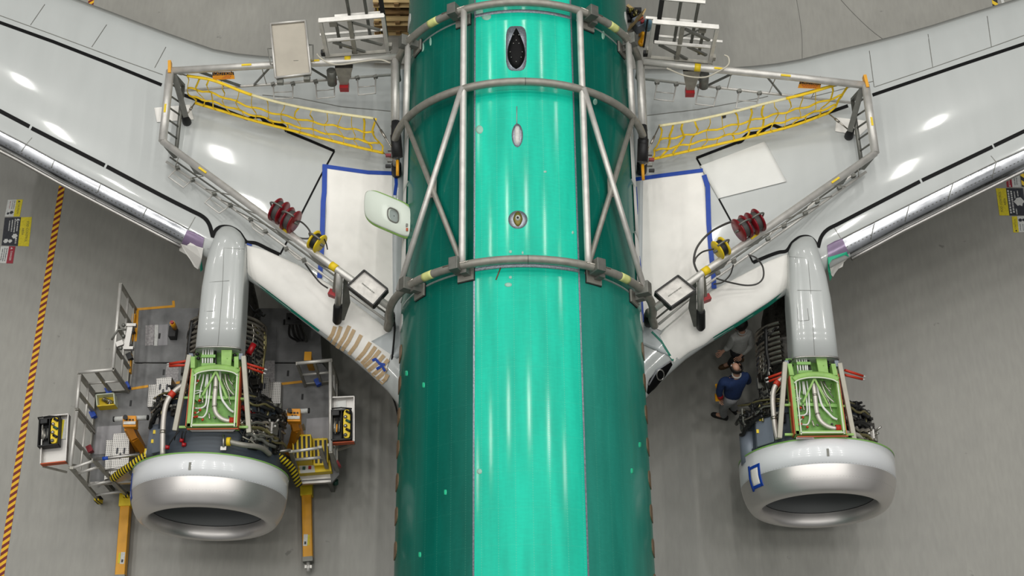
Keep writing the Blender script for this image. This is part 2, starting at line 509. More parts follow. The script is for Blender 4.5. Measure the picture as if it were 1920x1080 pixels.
# ------------------------------------------------------------------ floor
MT['floor'] = mat('sealed_concrete', S(150, 148, 141), 0.4, 0, 0.07, 0.9, 0.0, rvar=0.08)
def _floor():
    N, L = nodes(MT['floor']); b = N['Principled BSDF']
    tc = N.new('ShaderNodeTexCoord')
    base = b.inputs['Base Color'].links[0].from_socket
    # fine brush streaks, trowel marks, dark specks
    n2 = N.new('ShaderNodeTexNoise'); n2.inputs['Scale'].default_value = 9; n2.inputs['Detail'].default_value = 6
    mp = N.new('ShaderNodeMapping'); mp.inputs['Scale'].default_value = (1.6, .35, 1)
    L.new(tc.outputs['Object'], mp.inputs[0]); L.new(mp.outputs[0], n2.inputs['Vector'])
    r2 = N.new('ShaderNodeMapRange'); r2.inputs['From Min'].default_value = .3; r2.inputs['From Max'].default_value = .7
    r2.inputs['To Min'].default_value = .94; r2.inputs['To Max'].default_value = 1.05
    L.new(n2.outputs['Fac'], r2.inputs[0])
    m1 = N.new('ShaderNodeMix'); m1.data_type = 'RGBA'; m1.blend_type = 'MULTIPLY'; m1.inputs[0].default_value = 1
    L.new(base, m1.inputs[6]); L.new(r2.outputs[0], m1.inputs[7])
    n3 = N.new('ShaderNodeTexNoise'); n3.inputs['Scale'].default_value = 3.2; n3.inputs['Detail'].default_value = 3
    L.new(tc.outputs['Object'], n3.inputs['Vector'])
    r3 = N.new('ShaderNodeMapRange'); r3.inputs['From Min'].default_value = .72; r3.inputs['From Max'].default_value = .76
    r3.inputs['To Min'].default_value = 0; r3.inputs['To Max'].default_value = .55
    L.new(n3.outputs['Fac'], r3.inputs[0])
    m2 = N.new('ShaderNodeMix'); m2.data_type = 'RGBA'; m2.inputs[7].default_value = S(96, 94, 90)
    L.new(r3.outputs[0], m2.inputs[0]); L.new(m1.outputs[2], m2.inputs[6])
    L.new(m2.outputs[2], b.inputs['Base Color'])
_floor()
mb = MB(); mb.box((0, 12, -0.1), (60, 60, 0.2))
floor = o = mb.build('floor', 'floor'); o['kind'] = 'structure'
def crack(pts, wd):
    m = MB()
    P = smooth([G(x, y, 0.003) for x, y in pts], 4)
    m.tube(P, wd, 4, flat=(.2, 1)); return m
o = crack([(1568, -10), (1600, 25), (1640, 62), (1690, 96)], .006).build('crack', mat('floor_crack', S(112,110,106), .6), floor)
o = crack([(1492, -10), (1503, 60), (1504, 130)], .005).build('crack', mat('floor_joint', S(128,127,122), .6), floor)

def floor_tape(p, q, wd, m, label):
    a, b = G(*p, 0.004), G(*q, 0.004)
    t = MB(); t.bar(a, b, wd, .006)
    return tag(t.build('floor_tape', m), label, 'floor tape', 'hazard tape on the floor')
floor_tape((172, -5), (-4, 1112), .115, 'hazred', 'long yellow tape line with dark red stripes on the floor beside the left work stand')
floor_tape((1863, -10), (1922, 350), .11, 'hazblk', 'yellow tape line with black stripes on the floor under the right wing')
o = MB().bar(G(1876, -10, .004), G(1882, 10, .004), .06, .006).build('floor_tape', 'wlabel')
tag(o, 'short white tape strip beside the black striped floor tape at the top', 'floor tape')

# ------------------------------------------------------------------ safety notices glued to the floor
def notice(corners, cols, label, words=None, vert=True, flip=False):
    """corners clockwise from top left in photo pixels; cols: (from, to, material) across"""
    a, b, c, d = [G(x, y, .003) for x, y in corners]
    t = thing('floor_notice', label, 'sign', (a + b + c + d) / 4, 'safety notices on the floor')
    h = V((0, 0, .003))
    for nm, u0, u1, m in cols:
        q = [a.lerp(b, u0), a.lerp(b, u1), d.lerp(c, u1), d.lerp(c, u0)]
        k = MB(); k.box8(q, [x + h for x in q]); k.build(nm, m, t)
    for i, (txt, u, v0, size, m) in enumerate(words or []):
        k = MB()
        pos = a.lerp(b, u).lerp(d.lerp(c, u), v0) + h * 1.3
        run = (a - d) if not flip else (d - a)
        ux = run.normalized(); uy = V((-ux.y, ux.x, 0))
        if txt.startswith('~'): add_marks(k, pos, ux, uy, float(txt[1:]) * run.length, size, i + 3)
        elif txt == '^': k.add([pos - ux * size * .5 - uy * size * .45, pos + ux * size * .5 - uy * size * .45, pos + uy * size * .45], [(0, 1, 2)])
        elif txt == 'o':
            n = 12; k.add([pos + ux * (math.cos(2 * PI * j / n) * size * (1 + .25 * math.sin(3 * j))) + uy * (math.sin(2 * PI * j / n) * size * (1 + .2 * math.cos(2 * j))) for j in range(n)], [tuple(range(n))])
        else: add_text(k, txt, pos, ux, uy, size)
        k.build('lettering' if txt[0].isupper() else 'printed_mark', m, t, recalc=False)
    return t
notice([(15, 375), (43, 374), (37, 406), (9, 406)], [('text_panel', 0, .58, 'wlabel'), ('header', .58, 1, 'ylabel')],
       'small white and yellow caution notice on the floor, topmost of the three on the left',
       [('CAUTION', .8, .54, .05, 'klabel'), ('^', .8, .12, .05, 'klabel'), ('~.5', .48, .3, .012, 'klabel'), ('~.5', .36, .3, .012, 'klabel'), ('~.45', .2, .3, .012, 'redd'), ('o', .4, .76, .035, 'klabel'), ('o', .18, .82, .025, 'klabel')], flip=True)
notice([(9, 408), (60, 407), (54, 462), (3, 460)], [('text_panel', 0, .6, 'klabel'), ('header', .6, 1, 'ylabel')],
       'large black and yellow floor notice, middle of the three on the left',
       [('FOD CONTROL', .87, .5, .062, 'klabel'), ('AREA', .72, .5, .062, 'klabel'), ('~.4', .5, .3, .02, 'wlabel'), ('~.5', .4, .3, .02, 'wlabel'), ('~.42', .3, .3, .02, 'wlabel'), ('~.36', .2, .3, .018, 'wlabel'), ('~.2', .5, .82, .03, 'wlabel'), ('o', .44, .66, .05, 'wlabel'), ('o', .14, .84, .045, 'wlabel'), ('o', .30, .84, .035, 'wlabel'), ('o', .5, .1, .03, 'wlabel')], flip=True)
notice([(2, 462), (29, 462), (24, 494), (-4, 493)], [('text_panel', 0, .56, 'wlabel'), ('header', .56, 1, 'rlabel')],
       'small white and red danger notice on the floor, lowest of the three on the left',
       [('DANGER', .78, .56, .05, 'wlabel'), ('^', .78, .12, .045, 'wlabel'), ('~.8', .44, .5, .016, 'klabel'), ('~.8', .3, .5, .016, 'klabel'), ('~.7', .16, .5, .016, 'klabel')], flip=True)
notice([(1886, 334), (1911, 327), (1914, 351), (1888, 351)], [('header', 0, .4, 'rlabel'), ('text_panel', .4, 1, 'wlabel')],
       'small red and white danger notice on the floor, topmost of the three on the right',
       [('DANGER', .2, .46, .04, 'wlabel'), ('^', .2, .9, .04, 'wlabel'), ('~.8', .6, .5, .014, 'klabel'), ('~.8', .75, .5, .014, 'klabel')])
notice([(1867, 353), (1918, 353), (1924, 404), (1874, 404)], [('header', 0, .37, 'ylabel'), ('text_panel', .37, 1, 'klabel')],
       'large yellow and black floor notice, middle of the three on the right',
       [('FOD CONTROL', .12, .5, .062, 'klabel'), ('AREA', .27, .5, .062, 'klabel'), ('~.85', .44, .5, .03, 'wlabel'), ('~.8', .55, .5, .03, 'wlabel'), ('~.25', .66, .25, .02, 'wlabel'), ('~.2', .66, .86, .02, 'wlabel'), ('~.2', .78, .2, .02, 'wlabel'), ('o', .8, .5, .09, 'wlabel')])
notice([(1897, 406), (1922, 405), (1926, 435), (1900, 436)], [('header', 0, .4, 'ylabel'), ('text_panel', .4, 1, 'wlabel')],
       'small yellow and white caution notice on the floor, lowest of the three on the right',
       [('CAUTION', .2, .46, .045, 'klabel'), ('^', .2, .9, .045, 'klabel'), ('~.4', .55, .7, .012, 'klabel'), ('~.4', .75, .7, .012, 'klabel'), ('o', .6, .25, .035, 'klabel'), ('o', .85, .25, .03, 'klabel')])
# ------------------------------------------------------------------ the airplane
plane = thing('airplane', 'unpainted twin engine airliner with green primer fuselage and grey wings', 'airplane', (0, 9.9, 0))
# ---- fuselage skin
aL, pL = CY(889, 700); aR, pR = CY(1091, 700)
pL = -rad(20.6); pR = (CY(1083, 300)[1] + CY(1097, 1050)[1]) / 2
pL = (CY(889, 300)[1] + CY(889, 1050)[1]) / 2
aJ1 = CY(980, 20)[0]; aJ2 = CY(980, 497)[0]
m = MT['fuse'] = mat('green_primer_skin', S(30, 150, 118), 0.4, 0.0, coat=0.30, spec=.15)
def _fuse():
    N, L = nodes(m); b = N['Principled BSDF']
    b.inputs['Coat Roughness'].default_value = 0.11
    tc = N.new('ShaderNodeTexCoord'); sp = N.new('ShaderNodeSeparateXYZ'); L.new(tc.outputs['Object'], sp.inputs[0])
    def math_(op, a, c=None):
        n = N.new('ShaderNodeMath'); n.operation = op
        for i, x in enumerate((a, c)):
            if x is None: continue
            if isinstance(x, (int, float)): n.inputs[i].default_value = x
            else: L.new(x, n.inputs[i])
        return n.outputs[0]
    def mix(fac, c1, c2, bt='MIX'):
        n = N.new('ShaderNodeMix'); n.data_type = 'RGBA'; n.blend_type = bt
        if isinstance(fac, (int, float)): n.inputs[0].default_value = fac
        else: L.new(fac, n.inputs[0])
        for i, c in ((6, c1), (7, c2)):
            if isinstance(c, tuple): n.inputs[i].default_value = c
            else: L.new(c, n.inputs[i])
        return n.outputs[2]
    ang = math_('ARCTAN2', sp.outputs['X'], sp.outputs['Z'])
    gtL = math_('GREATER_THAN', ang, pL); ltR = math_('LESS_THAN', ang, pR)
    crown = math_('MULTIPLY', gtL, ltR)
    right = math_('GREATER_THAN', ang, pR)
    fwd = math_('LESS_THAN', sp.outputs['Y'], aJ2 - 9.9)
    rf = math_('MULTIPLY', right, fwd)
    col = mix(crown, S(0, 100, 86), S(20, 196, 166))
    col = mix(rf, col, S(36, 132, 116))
    # bands of slightly different primer coats, stretched along the body
    nz = N.new('ShaderNodeTexNoise'); nz.inputs['Scale'].default_value = 2.2; nz.inputs['Detail'].default_value = 4
    mp = N.new('ShaderNodeMapping'); mp.inputs['Scale'].default_value = (2.4, .25, 1)
    L.new(tc.outputs['Object'], mp.inputs[0]); L.new(mp.outputs[0], nz.inputs['Vector'])
    r = N.new('ShaderNodeMapRange'); r.inputs['From Min'].default_value = .3; r.inputs['From Max'].default_value = .7
    r.inputs['To Min'].default_value = .86; r.inputs['To Max'].default_value = 1.14
    L.new(nz.outputs['Fac'], r.inputs[0])
    col = mix(1.0, col, r.outputs[0], 'MULTIPLY')
    n4 = N.new('ShaderNodeTexNoise'); n4.inputs['Scale'].default_value = 30
    mp4 = N.new('ShaderNodeMapping'); mp4.inputs['Scale'].default_value = (.3, 1, 1)
    L.new(tc.outputs['Object'], mp4.inputs[0]); L.new(mp4.outputs[0], n4.inputs['Vector'])
    r4 = N.new('ShaderNodeMapRange'); r4.inputs['From Min'].default_value = .35; r4.inputs['From Max'].default_value = .65
    r4.inputs['To Min'].default_value = .97; r4.inputs['To Max'].default_value = 1.03
    L.new(n4.outputs['Fac'], r4.inputs[0])
    col = mix(1.0, col, r4.outputs[0], 'MULTIPLY')
    # rivet rows: stringer lines and frame lines
    fr = math_('FRACT', math_('DIVIDE', math_('ADD', ang, 7.0), 0.125))
    line = math_('LESS_THAN', math_('ABSOLUTE', math_('SUBTRACT', fr, .5)), 0.028)
    dot = math_('LESS_THAN', math_('FRACT', math_('DIVIDE', sp.outputs['Y'], .034)), .45)
    riv = math_('MULTIPLY', line, dot)
    frf = math_('FRACT', math_('DIVIDE', math_('ADD', sp.outputs['Y'], 20.0), .508))
    line2 = math_('LESS_THAN', math_('ABSOLUTE', math_('SUBTRACT', frf, .5)), 0.009)
    dot2 = math_('LESS_THAN', math_('FRACT', math_('DIVIDE', math_('ADD', ang, 7.0), .0135)), .4)
    riv2 = math_('MULTIPLY', math_('MULTIPLY', line2, dot2), .6)
    col = mix(math_('MULTIPLY', math_('MAXIMUM', riv, riv2), math_('ADD', math_('MULTIPLY', crown, .18), .10)), col, S(120, 200, 172))
    L.new(col, b.inputs['Base Color'])
    rr = N.new('ShaderNodeMapRange'); rr.inputs['From Min'].default_value = .35; rr.inputs['From Max'].default_value = .65
    rr.inputs['To Min'].default_value = .38; rr.inputs['To Max'].default_value = .44
    L.new(n4.outputs['Fac'], rr.inputs[0]); L.new(rr.outputs[0], b.inputs['Roughness'])
_fuse()
fb = MB()
NA, NPH = 34, 128
rows = []
for i in range(NA + 1):
    y = -12.4 + i * 1.0
    rows.append([V((RF * math.sin(2 * PI * k / NPH), y, RF * math.cos(2 * PI * k / NPH))) for k in range(NPH)])
fb.grid(rows, True)
fb.f.append(list(range(NPH))); fb.sm.append(False); fb.mi.append(0)
fb.f.append([NA * NPH + k for k in range(NPH)]); fb.sm.append(False); fb.mi.append(0)
fuselage = fb.build('fuselage', 'fuse', plane)
fuselage.matrix_basis = Matrix.Translation(AX0) @ Matrix((AXR, AXD, V((0, 0, 1)))).transposed().to_4x4()
def fsub(mb_, name, m_, label=None):
    o = mb_.build(name, m_)
    o.parent = fuselage
    o.matrix_parent_inverse = fuselage.matrix_basis.inverted()
    if label: o['label'] = label
    return o
def fpatch(a0, a1, p0, p1, lift=.006, n=12, k=2):
    t = MB()
    rows = []
    for i in range(n + 1):
        ph = lerp(p0, p1, i / n)
        rows.append([fus(a0, ph, RF - .01)] + [fus(lerp(a0, a1, j / k), ph, RF + lift) for j in range(k + 1)] + [fus(a1, ph, RF - .01)])
    t.grid(rows, False, True)
    return t
# lap seams along the crown panel: bare metal strips
for ph in (pL, pR):
    fsub(fpatch(-1, 21, ph - .007, ph + .007, .005, 3, 1), 'lap_seam', 'scuff', 'bare metal strip along the edge of the crown panel')
fsub(fpatch(aJ2, 21, pL - .060, pL - .009, .003, 3, 1), 'lap_seam_edge', mat('deep_green_overlap', S(0, 98, 78), .3, 0, .1, 5, coat=.3))
for aj in (aJ1, aJ2):
    fsub(fpatch(aj - .035, aj + .02, pL, pR, .006, 16), 'butt_joint', 'scuff', 'bare metal band across the crown')
    fsub(fpatch(aj - .035, aj - .005, pR + .05, 1.3, .004, 16), 'butt_joint_line', 'sealgrey')
    fsub(fpatch(aj - .035, aj - .005, -1.3, pL - .08, .004, 16), 'butt_joint_line', 'sealgrey')
def outline_patch(cx, cy, pts, lift, name, m_, label=None, th=.02):
    """pts: photo-pixel outline about (cx,cy) laid on the skin"""
    t = MB()
    c = CY(cx, cy)
    ring = [CY(cx + x, cy + y) for x, y in pts]
    n = len(ring)
    vs = [fus(a, p, RF - .01) for a, p in ring] + [fus(a, p, RF + lift) for a, p in ring] + [fus(lerp(a, c[0], .5), lerp(p, c[1], .5), RF + lift + th * .7) for a, p in ring] + [fus(c[0], c[1], RF + lift + th)]
    fs = []
    for i in range(n):
        j = (i + 1) % n
        fs += [(i, j, n + j, n + i), (n + i, n + j, 2 * n + j, 2 * n + i), (2 * n + i, 2 * n + j, 3 * n)]
    t.add(vs, fs, True)
    return fsub(t, name, m_, label)
def ell(rx, ry, n=28, p=2.0):
    return [(rx * math.copysign(abs(math.cos(2 * PI * k / n)) ** (2 / p), math.cos(2 * PI * k / n)), ry * math.copysign(abs(math.sin(2 * PI * k / n)) ** (2 / p), math.sin(2 * PI * k / n))) for k in range(n)]
outline_patch(968, 91, ell(19.5, 42, 32, 4), .004, 'antenna_mount', 'scuff', 'scuffed metal patch around the black antenna', .002)
tear = []
for k in range(36):
    a = k / 18.0
    q = a if a <= 1 else 2 - a
    tear.append((16.5 * max(0, math.sin(PI * q ** 1.45)) ** .6 * (1 if a <= 1 else -1), -37 + 77 * q))
outline_patch(968, 90, tear, .012, 'antenna_base', 'antenna', 'black teardrop antenna base', .03)
for dx, dy in ((-5, -22), (5, -22), (0, -12), (-5, -6), (5, -6), (-11, 10), (11, 10), (-9, 20), (9, 20), (0, 28)):
    a, p = CY(968 + dx, 90 + dy)
    t = MB(); t.ball(fus(a, p, RF + .038), .010, 6, 4); fsub(t, 'screw', 'alu_dull')
outline_patch(970, 254, ell(10.5, 22), .005, 'antenna_mount', 'scuff', 'bare metal oval around the blade antenna', .002)
outline_patch(970, 254, ell(5, 17, 24, 3.5), .012, 'blade_antenna', 'wlabel', 'white flat blade antenna', .02)
outline_patch(971, 412, ell(18, 17), .005, 'beacon_mount', 'scuff', 'round bare metal ring around the beacon seat', .002)
outline_patch(971, 411, [(9 * math.sin(2 * PI * k / 24) * (1 - .25 * abs(math.cos(2 * PI * k / 24))), -14 * math.cos(2 * PI * k / 24)) for k in range(24)], .012, 'beacon_seat', 'olive', 'olive diamond beacon seat', .012)
outline_patch(971, 410, ell(4.5, 5), .03, 'beacon_plug', 'wlabel', None, .03)
outline_patch(971, 411, ell(2, 2, 10), .06, 'beacon_hole', 'black', None, .01)
t = MB(); t.tube([fus(*CY(969, 200), RF + .004), fus(*CY(969, 232), RF + .004)], .008, 6); fsub(t, 'antenna_seal_line', 'sealgrey')
# filler patches and paint touch-ups seen on the primer
for x, y, rx, ry in ((899, 243, 7, 8), (953, 534, 7, 4), (957, 520, 3, 3), (899, 884, 5, 5), (957, 472, 3, 3), (1022, 322, 3, 2), (912, 31, 9, 7), (1042, 164, 2, 4), (898, 22, 8, 10), (807, 78, 2, 8), (792, 88, 3, 9), (1131, 66, 3, 8), (1116, 191, 4, 6), (1074, 436, 2, 3), (980, 474, 2, 3)):
    outline_patch(x, y, ell(rx, ry, 14), .003, 'filler_patch', 'pale', None, .001)
for x, y in ((794, 722), (787, 1040), (835, 923), (1185, 883), (1200, 834), (762, 700)):
    outline_patch(x, y, ell(2.5, 5, 8, 6), .003, 'paint_patch', mat('bright_green_patch', S(40, 200, 150), .4), None, .001)
t = MB(); t.tube([fus(*CY(939, 502), RF + .006), fus(*CY(930, 525), RF + .006)], .01, 6, flat=(.4, 1)); fsub(t, 'scratch_line', 'brown')
# cabin windows along both sides (masked)
for sd in (-1, 1):
    for k in range(24):
        a = 4.2 + k * .508
        if a > 14.5: continue
        ph = sd * rad(80)
        t = MB()
        ring = []
        for j in range(18):
            q = 2 * PI * j / 18
            ring.append((a + .125 * math.copysign(abs(math.cos(q)) ** .7, math.cos(q)), ph + sd * .095 * math.copysign(abs(math.sin(q)) ** .7, math.sin(q))))
        n = len(ring)
        t.add([fus(x, y, RF - .01) for x, y in ring] + [fus(x, y, RF + .012) for x, y in ring], [tuple(range(n, 2 * n))] + [(i, (i + 1) % n, n + (i + 1) % n, n + i) for i in range(n)])
        fsub(t, 'window', 'winbrown' if a < 8.3 else 'wlabel')
    # white protective film along the windows over the wing
    for k in range(4):
        a0 = 9.3 + k * .9
        fsub(fpatch(a0, a0 + .84, sd * rad(70 + (k % 2) * 2), sd * rad(96), .016, 8), 'window_film', 'paper2', 'white film over the windows above the wing')

# ---- wings
def make_wing(sd):
    wname = 'wing'
    mb = MB()
    axs = [1.2, 1.6, 1.88, 2.1, 2.4, 2.7, 3.0, 3.4, 3.8, 4.2, 4.6, 5.0, 5.4, 5.8, 6.2, 6.7, 7.3, 8.0, 8.8, 9.6, 10.5]
    us = [0, .05, .1, .14, .18, .225, .27, .32, .37, .42, .47, .53, .6, .66, .72, .77, .82, .86, .9, .925, .95, .965, .98, 1]
    rows = []
    for ax in axs:
        l, t = chord(sd, ax); c = max(.55, min(1.15, (t - l) / 5))
        up = [V((sd * ax, lerp(l, t, u * u), zb(ax) + prof(u * u) * c)) for u in us]
        lo = []
        for u in us[::-1][1:-1]:
            q = u * u
            lo.append(V((sd * ax, lerp(l, t, q), zb(ax) + (lerp(-.36, -.47, q) - .42 * math.sin(PI * q ** .6)) * c)))
        rows.append(up + lo)
    mb.grid(rows, True)
    n = len(rows[0])
    mb.f.append(list(range(n))); mb.sm.append(False); mb.mi.append(0)
    mb.f.append([(len(rows) - 1) * n + k for k in range(n)]); mb.sm.append(False); mb.mi.append(0)
    return mb.build(wname, 'wing', plane)
wings = {sd: make_wing(sd) for sd in (-1, 1)}
def wsub(sd, mb_, name, m_, label=None):
    o = mb_.build(name, m_, wings[sd])
    if label: o['label'] = label
    return o
# bare aluminium slats on the leading edge
t = MB(); patch_on_wing(t, [(-280, 93), (-60, 216), (0, 246), (49, 271), (102, 300), (189, 344), (280, 391), (353, 430)], [(-280, 128), (-60, 248), (0, 277), (33, 295), (111, 339), (222, 397), (311, 443), (338, 458)], 60, 12, .012, .012)
sl = wsub(-1, t, 'leading_edge_slat', 'alu', 'polished bare aluminium leading edge')
t = MB(); patch_on_wing(t, [(2200, 142), (1980, 251), (1920, 281), (1868, 304), (1787, 343), (1705, 384), (1640, 416), (1577, 448)], [(2200, 178), (1980, 288), (1920, 316), (1789, 381), (1693, 429), (1597, 481)], 60, 12, .012, .012)
sr = wsub(1, t, 'leading_edge_slat', 'alu', 'polished bare aluminium leading edge')
def slat_line(sd, pts, wd, nm):
    t = MB(); strip_on_wing(t, pts, wd, .020); wsub(sd, t, nm, 'tubed')
for pts in ([(49, 271), (33, 294)], [(102, 300), (91, 327)], [(189, 344), (178, 374)], [(276, 389), (262, 417)]): slat_line(-1, pts, 1.3, 'slat_joint')
for pts in ([(1868, 304), (1857, 346)], [(1787, 343), (1774, 388)], [(1705, 384), (1694, 428)], [(1640, 416), (1630, 462)]): slat_line(1, pts, 1.3, 'slat_joint')
for k in range(46):
    u = k / 45
    slat_line(-1, [(lerp(10, 340, u), lerp(272, 445, u)), (lerp(10, 340, u) + 2.4, lerp(272, 445, u) + 1.3)], 1.2, 'slat_rivet')
    slat_line(1, [(lerp(1918, 1590, u), lerp(299, 462, u)), (lerp(1918, 1590, u) - 2.4, lerp(299, 462, u) + 1.2)], 1.2, 'slat_rivet')
# slat nose lip, rolled under
def lip(sd, pts, name, m_, r):
    t = MB(); P = []
    for x, y in pts:
        p = WP(x, y, 0); P.append(p + V((0, -.02, -.03)))
    t.tube(P, r, 10); return wsub(sd, t, name, m_)
lip(-1, densify([(-280, 132), (0, 280), (33, 297), (111, 340), (222, 398), (339, 459)], 40), 'slat_lip', 'alu_dull', .032)
lip(1, densify([(2200, 177), (1920, 317), (1789, 382), (1693, 430), (1597, 482)], 40), 'slat_lip', 'alu_dull', .032)
# black seal stripes
def stripe(sd, pts, wd, name='seal_stripe', m_='blackg', dz=.007):
    t = MB(); strip_on_wing(t, pts, wd, dz); return wsub(sd, t, name, m_)
stripe(-1, [(-280, 62), (0, 208), (55, 237)], 7.5); stripe(-1, [(59, 240), (196, 310)], 7.5)
stripe(-1, [tuple(p[:2]) for p in smooth([(200, 312, 0), (300, 365, 0), (355, 393, 0), (380, 406, 0), (392, 420, 0), (399, 444, 0)], 5)], 7.5)
stripe(-1, [tuple(p[:2]) for p in smooth([(400, 446, 0), (404, 432, 0), (415, 425, 0), (432, 426, 0), (448, 435, 0), (458, 449, 0), (464, 454, 0), (480, 456, 0), (505, 468, 0), (524, 477, 0)], 5)], 6.5)
stripe(-1, [(-280, -75), (0, 42), (100, 78), (200, 117), (303, 159)], 6)
stripe(-1, [(342, 177), (400, 198), (465, 223)], 6); stripe(-1, [(465, 223), (478, 218), (490, 219)], 6)
stripe(-1, [tuple(p[:2]) for p in smooth([(490, 219, 0), (497, 227, 0), (508, 233, 0), (522, 232, 0), (533, 238, 0), (538, 246, 0)], 4)], 7)
stripe(-1, [(538, 246), (580, 263), (627, 283)], 5); stripe(-1, [(627, 283), (600, 332), (563, 405)], 3.2); stripe(-1, [(545, 440), (525, 477)], 3.2)
stripe(1, [(2200, 112), (1920, 246), (1864, 273)], 7); stripe(1, [(1861, 275), (1729, 338)], 7)
stripe(1, [tuple(p[:2]) for p in smooth([(1725, 340, 0), (1640, 384, 0), (1575, 418, 0), (1552, 430, 0), (1540, 444, 0), (1534, 464, 0)], 5)], 7)
stripe(1, [tuple(p[:2]) for p in smooth([(1533, 464, 0), (1527, 452, 0), (1516, 444, 0), (1500, 445, 0), (1486, 455, 0), (1475, 470, 0), (1460, 473, 0), (1440, 480, 0), (1412, 492, 0)], 5)], 6.5)
stripe(1, [(1412, 492), (1405, 478)], 3); stripe(1, [(1390, 450), (1348, 373)], 3)
stripe(1, [(2200, -24), (1920, 82), (1800, 122), (1636, 178)], 6); stripe(1, [(1590, 198), (1530, 219), (1467, 241)], 6)
stripe(1, [(1467, 241), (1449, 234), (1434, 241)], 6)
stripe(1, [tuple(p[:2]) for p in smooth([(1434, 241, 0), (1424, 248, 0), (1405, 251, 0), (1397, 256, 0), (1390, 264, 0), (1382, 267, 0)], 4)], 7)
stripe(1, [(1382, 267), (1345, 281), (1306, 296)], 5); stripe(1, [(1306, 296), (1315, 312)], 3.2)
# skin panel lines
def line(sd, pts, wd=1.2): return stripe(sd, pts, wd, 'panel_line', 'tubed', .004)
for pts in ([(-280, -76), (0, 29), (100, 65), (215, 108), (305, 140)], [(84, 8), (57, 47)], [(200, 46), (172, 88)], [(311, 88), (290, 127)], [(60, 258), (49, 271)], [(366, 407), (353, 430)], [(492, 178), (560, 184), (640, 200), (740, 209)], [(-280, 92), (0, 245), (49, 270), (102, 299), (189, 343), (353, 429)]): line(-1, pts)
for pts in ([(1640, 163), (1750, 126), (1859, 88), (2200, -34)], [(1749, 127), (1740, 64)], [(1859, 88), (1851, 30)], [(1639, 163), (1630, 95)], [(1208, 217), (1310, 205), (1430, 183), (1440, 180)], [(1512, 184), (1560, 172), (1638, 152)], [(1858, 292), (1868, 304)], [(1563, 425), (1577, 448)], [(2200, 141), (1920, 280), (1868, 303), (1705, 383), (1577, 447)]): line(1, pts)
# primer edge and films near the pylons
stripe(-1, [(462, 519), (480, 531), (520, 561), (598, 620)], 5, 'primer_edge', 'teal', .012)
stripe(1, [(1476, 545), (1440, 572), (1380, 610), (1338, 634)], 6, 'primer_edge', 'teal', .012)
t = MB(); patch_on_wing(t, [(351, 431), (366, 436), (383, 446)], [(340, 457), (360, 463), (379, 468)], 10, 8, .014); wsub(-1, t, 'purple_film', 'purple', 'purple plastic film by the pylon')
t = MB(); patch_on_wing(t, [(1551, 460), (1565, 452), (1579, 447)], [(1553, 484), (1572, 482), (1592, 475)], 10, 8, .014); wsub(1, t, 'purple_film', 'purple', 'purple plastic film by the pylon')
# wing root fairing strip against the body
for sd, xs in ((-1, (737, 758)), (1, (1186, 1206))):
    t = MB(); patch_on_wing(t, [(xs[0], 130), (xs[0] + 2 * sd, 330), (xs[0], 620)], [(xs[1], 130), (xs[1], 330), (xs[1] - 3 * sd, 620)], 24, 3, .02, .02); wsub(sd, t, 'root_fairing', 'flap')
t = MB(); patch_on_wing(t, [(696, 640), (748, 612)], [(744, 672), (757, 660)], 8, 6, .02); wsub(-1, t, 'root_panel', 'flap', 'glossy grey panel at the wing root')
t = MB(); patch_on_wing(t, [(1206, 600), (1236, 626)], [(1206, 646), (1256, 668)], 8, 6, .02); wsub(1, t, 'root_panel', 'flap', 'grey panel at the wing root')
stripe(1, [(1222, 622), (1240, 640), (1262, 676)], 4, 'primer_edge', 'teal', .024)
# landing light in the right root leading edge
t = MB(); patch_on_wing(t, [(1213, 736), (1217, 712), (1232, 694), (1258, 677)], [(1216, 740), (1232, 724), (1246, 708), (1261, 684)], 14, 8, .02, .02); wsub(1, t, 'landing_light', 'blackg', 'dark glazed landing light with bright rim')
stripe(1, [(1216, 722), (1232, 694), (1258, 677)], 3, 'light_rim', 'alu', .028)
t = MB(); P = [WP(1238 + 7 * math.cos(q * PI / 6), 703 + 10 * math.sin(q * PI / 6), .03) for q in range(12)]; t.tube(P, .012, 6, True); wsub(1, t, 'lamp_ring', 'alu_dull')

